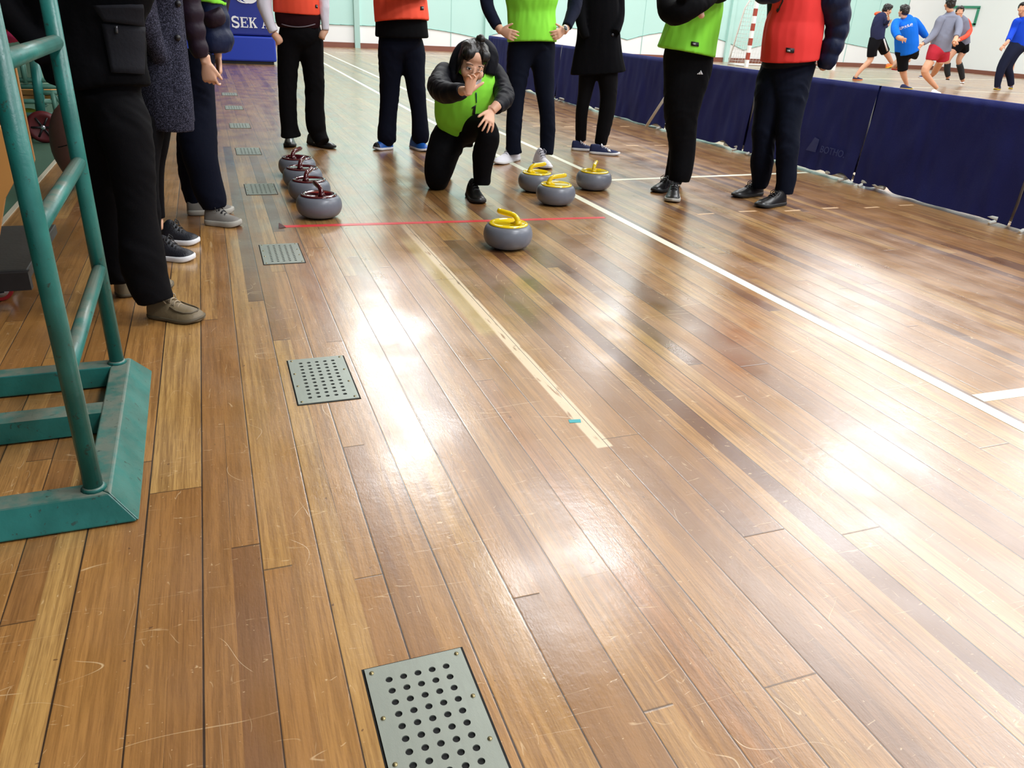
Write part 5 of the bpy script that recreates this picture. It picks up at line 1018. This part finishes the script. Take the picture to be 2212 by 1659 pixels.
# ================================================================== PLAYERS ON THE FAR COURT
spk = mat('sock_black', srgb(24, 26, 28), .8); P_BLUE = cloth_m('royal_blue_jersey', srgb(22, 106, 214)); P_BLUE2 = cloth_m('cobalt_jacket', srgb(24, 66, 190)); P_NAVY = cloth_m('navy_hoodie', srgb(44, 48, 78)); P_GREY = cloth_m('grey_sweatshirt', srgb(122, 126, 142)); P_OR = cloth_m('orange_sleeve', srgb(240, 84, 62)); P_RED = cloth_m('crimson_shorts', srgb(176, 44, 58)); P_BK = cloth_m('black_shorts', srgb(16, 16, 20)); yshoe = mat('yellow_shoe', srgb(224, 190, 30), .5); oshoe = mat('orange_shoe', srgb(226, 120, 40), .5)
def player(label, Y, torso, arms, shorts, legs, hd, face, mt, ms, long=False, sleeve_m=None, seed=0, hs=1.0):
    f = lambda L: [(*k[:2], (Y + (k[4] if len(k) > 4 else 0)), k[2], (k[3] if len(k) > 3 else 1)) for k in L]
    hp = AT(hd[0], hd[1], Y + (hd[2] if len(hd) > 2 else 0))
    nk = key(f(torso)[-1])[0]
    skins = [f(l) for l in legs] + [[(*k_[:3], k_[3] * (.74 if i_ < len(a) - 1 else .95), k_[4]) for i_, k_ in enumerate(f(a))] for a in arms] + [[f(torso)[-1], ('w', *(hp - Vector((0, 0, .06))), .05, 1)]]
    hd_ = []
    for a in arms:
        e0, e1 = key(f(a)[-2])[0], key(f(a)[-1])[0]; hd_.append(((e1 - (e1 - e0).normalized() * .02, e1 - e0, Vector(face) * -1 + Vector((0, 0, -.3))), dict(s=.95, curl=(.4, .5, .55, .6), thumb=1)))
    b = person(label, [], [f(torso)], skins, headp=hp, face=face, hs=hs * 1.06, hands=hd_, voxel=.008, seed=seed, neck=nk, slim=.8)
    b.data.materials[0] = skin_d
    mb = MB(); path(f(torso), mb=mb, grow=.008); o = fuse(mb, 'jersey', mt, .014, 3, folds(.010, 8, 6, seed), b)
    for a in arms:
        fa = f(a[:-1]); fa[0] = (*fa[0][:3], fa[0][3] * .95, 1); c0_ = f(torso)[2]; fa = [((fa[0][0] + c0_[0]) / 2, fa[0][1] + 3, (fa[0][2] + c0_[2]) / 2, fa[0][3] * .8, 1)] + fa
        mb = MB(); path(fa, mb=mb, grow=.006); s = fuse(mb, 'sleeve', sleeve_m or mt, .013, 2, folds(.008, 9, 9, seed), b)
    mb = MB(); [path(f(s), mb=mb, grow=.012) for s in shorts]; fuse(mb, 'trousers' if long else 'shorts', ms, .014, 2, folds(.008, 8, 8, seed), b)
    return b
q = player('player in navy hoodie with orange hood and black shorts, running', 16.6, [(1895, 84, 14), (1897, 62, 14), (1903, 40, 13), (1910, 32, 7)], [[(1898, 38, 5.5), (1891, 52, 5), (1898, 60, 4.5), (1916, 56, 4), (1920, 52, 3)], [(1910, 38, 5), (1914, 50, 4.5, 1, -.2), (1919, 42, 3.5, 1, -.3), (1919, 36, 3, 1, -.3)]],
    [[(1883, 122, 9), (1885, 105, 10), (1893, 84, 14, .8)], [(1912, 112, 9), (1905, 98, 10), (1897, 84, 13, .8)]], [[(1882, 118, 7.5), (1878, 132, 6), (1862, 148, 5), (1851, 162, 3.6), (1848, 168, 3.6)], [(1911, 108, 7.5), (1919, 122, 5.5), (1927, 136, 4), (1934, 144, 3)]], (1917, 21), (.9, -.4, -.2), P_NAVY, P_BK, seed=21)
mb = MB(); mb.ell(AT(1898, 30, 16.7), (.10, .11, .055)); o = mb.build('hood', cloth_m('orange_hood', srgb(250, 104, 66)), None); o.parent = q
mb = MB(); mb.tube([AT(1909, 84, 16.45), AT(1913, 97, 16.42), AT(1917, 110, 16.42)], .02, 6); o = mb.build('side_stripe', sole_w, None); o.parent = q
a0 = G(1852, 173); shoe(q, (a0.x - .16, a0.y), (a0.x + .10, a0.y - .08), sh_nvy, oshoe, None, name='court_shoe'); a0 = AT(1920, 148, 16.6); shoe(q, (a0.x - .1, a0.y, a0.z), (a0.x + .16, a0.y), oshoe, yshoe, None, name='court_shoe', lift=.3)
q = player('player in royal blue jersey with white lettering and black shorts, seen from behind', 14.6, [(1959, 113, 23), (1958, 80, 23), (1955, 52, 22), (1955, 42, 15), (1953, 37, 6)], [[(1975, 46, 8), (1988, 62, 8), (2000, 78, 6), (2012, 86, 4)], [(1936, 48, 8), (1933, 64, 8, 1, -.2), (1940, 80, 7, 1, -.4), (1950, 84, 5, 1, -.5)]],
    [[(1950, 152, 9), (1950, 130, 11), (1953, 112, 18, .8)], [(1968, 124, 11), (1972, 116, 12), (1962, 110, 18, .8)]], [[(1950, 148, 8), (1953, 165, 6), (1958, 180, 4), (1959, 188, 4)], [(1965, 126, 8, 1, .2), (1940, 132, 6, 1, .4), (1932, 143, 4.5, 1, .3), (1928, 148, 4, 1, .3)]], (1952, 24), (-.1, 1, 0), P_BLUE, P_BK, seed=22)
js = [c for c in q.children if c.name.startswith('jersey')][0]
bpy.context.view_layer.update()
decal_text(js, '北海大學校', 6.6, (1957, 60), -.32, sole_w, bold=.02)
a0 = G(1958, 193); shoe(q, (a0.x - .10, a0.y + .1), (a0.x + .08, a0.y - .1), sh_nvy, yshoe, None, name='court_shoe'); a0 = AT(1935, 152, 14.9); shoe(q, (a0.x + .1, a0.y, a0.z), (a0.x - .12, a0.y), oshoe, P_RED, None, name='court_shoe')
q = player('player in grey sweatshirt and crimson shorts, seen from behind', 13.2, [(2031, 112, 21, .8), (2036, 85, 21, .8), (2044, 58, 21, .7), (2050, 38, 20, .6), (2052, 30, 10), (2053, 24, 6)], [[(2032, 42, 8), (2022, 66, 7.5), (2008, 84, 6), (1994, 94, 4.5), (1990, 98, 3)], [(2068, 42, 8, 1, -.1), (2072, 62, 7, 1, -.3), (2066, 80, 6, 1, -.4), (2061, 92, 5, 1, -.5)]],
    [[(2012, 130, 11), (2016, 118, 13), (2024, 108, 19, .8)], [(2036, 132, 11), (2036, 120, 13), (2030, 108, 19, .8)]], [[(2010, 132, 9.5), (1998, 154, 8), (2008, 172, 6), (2024, 190, 4)], [(2033, 130, 8, 1, .3), (2022, 150, 7, 1, .5), (2016, 160, 5, 1, .7), (2008, 166, 4, 1, .8)]], (2052, 8), (.2, 1, 0), P_GREY, P_RED, seed=23)
a0 = AT(2022, 192, 13.0); shoe(q, (a0.x - .05, a0.y + .05, 0), (a0.x + .22, a0.y + .05), sh_wht, sh_blk, None, name='court_shoe'); a0 = AT(2000, 164, 14.2); shoe(q, (a0.x + .05, a0.y, a0.z - .05), (a0.x - .2, a0.y), sh_nvy, sole_w, None, name='court_shoe')
q = player('player with orange sleeves, grey shirt, black shorts and knee socks', 15.9, [(2078, 96, 16, .8), (2079, 72, 15, .8), (2077, 50, 15, .7), (2076, 42, 9), (2074, 36, 5)], [[(2088, 46, 6), (2094, 62, 5.5), (2090, 76, 4.5, 1, -.3), (2072, 86, 4, 1, -.5), (2066, 87, 3.5, 1, -.5)], [(2066, 46, 6), (2060, 62, 5, 1, -.1), (2060, 80, 4, 1, -.4), (2064, 88, 3, 1, -.5)]],
    [[(2062, 112, 9), (2066, 104, 10), (2073, 94, 15, .8)], [(2082, 113, 9), (2081, 104, 10), (2078, 94, 15, .8)]], [[(2060, 110, 8), (2048, 128, 6), (2045, 145, 5.5), (2048, 169, 3.8)], [(2080, 112, 7.5), (2071, 130, 5.5), (2075, 146, 5), (2080, 176, 3.8)]], (2073, 25), (-.6, -.8, 0), P_GREY, P_BK, sleeve_m=P_OR, seed=24)
for l in (((2047, 137), (2046, 150), (2048, 164)), ((2072, 138), (2076, 152), (2079, 170))): mb = MB(); path([(*l[0], 15.88, 6), (*l[1], 15.88, 6), (*l[2], 15.88, 4.6)], mb=mb, grow=.008); o = mb.build('knee_sock', spk, None); o.parent = q
a0 = G(2050, 172); shoe(q, (a0.x + .04, a0.y + .1), (a0.x - .16, a0.y - .1), sh_wht, sh_blk, None, name='court_shoe'); a0 = G(2076, 180); shoe(q, (a0.x + .12, a0.y + .1), (a0.x - .08, a0.y - .12), sh_wht, sole_w, None, name='court_shoe')
q = player('player in cobalt blue jacket and navy trousers at the right picture edge', 14.6, [(2200, 100, 16, .8), (2202, 75, 15, .8), (2208, 52, 15, .7), (2210, 40, 9), (2210, 34, 5)], [[(2196, 46, 7), (2188, 66, 6.5), (2178, 88, 5, 1, -.2), (2168, 99, 3.5, 1, -.2)], [(2222, 50, 7), (2226, 74, 6.5), (2222, 98, 5, 1, -.2), (2218, 108, 4, 1, -.2)]],
    [[(2154, 188, 5), (2158, 165, 7), (2167, 140, 9), (2182, 116, 12), (2196, 100, 16, .8)], [(2184, 184, 5), (2182, 165, 6.5), (2178, 145, 8), (2188, 118, 12), (2200, 100, 16, .8)]], [[(2154, 190, 3), (2158, 165, 4), (2182, 116, 8)], [(2184, 186, 3), (2182, 165, 4), (2188, 118, 8)]], (2208, 18), (-.8, -.5, 0), P_BLUE2, cloth_m('navy_track', srgb(26, 30, 50)), long=True, seed=25)
a0 = G(2158, 194); shoe(q, (a0.x + .08, a0.y + .05), (a0.x - .16, a0.y), sh_nvy, yshoe, None, name='court_shoe'); a0 = G(2184, 192); shoe(q, (a0.x + .14, a0.y + .12), (a0.x - .1, a0.y - .06), sh_nvy, yshoe, None, name='court_shoe')
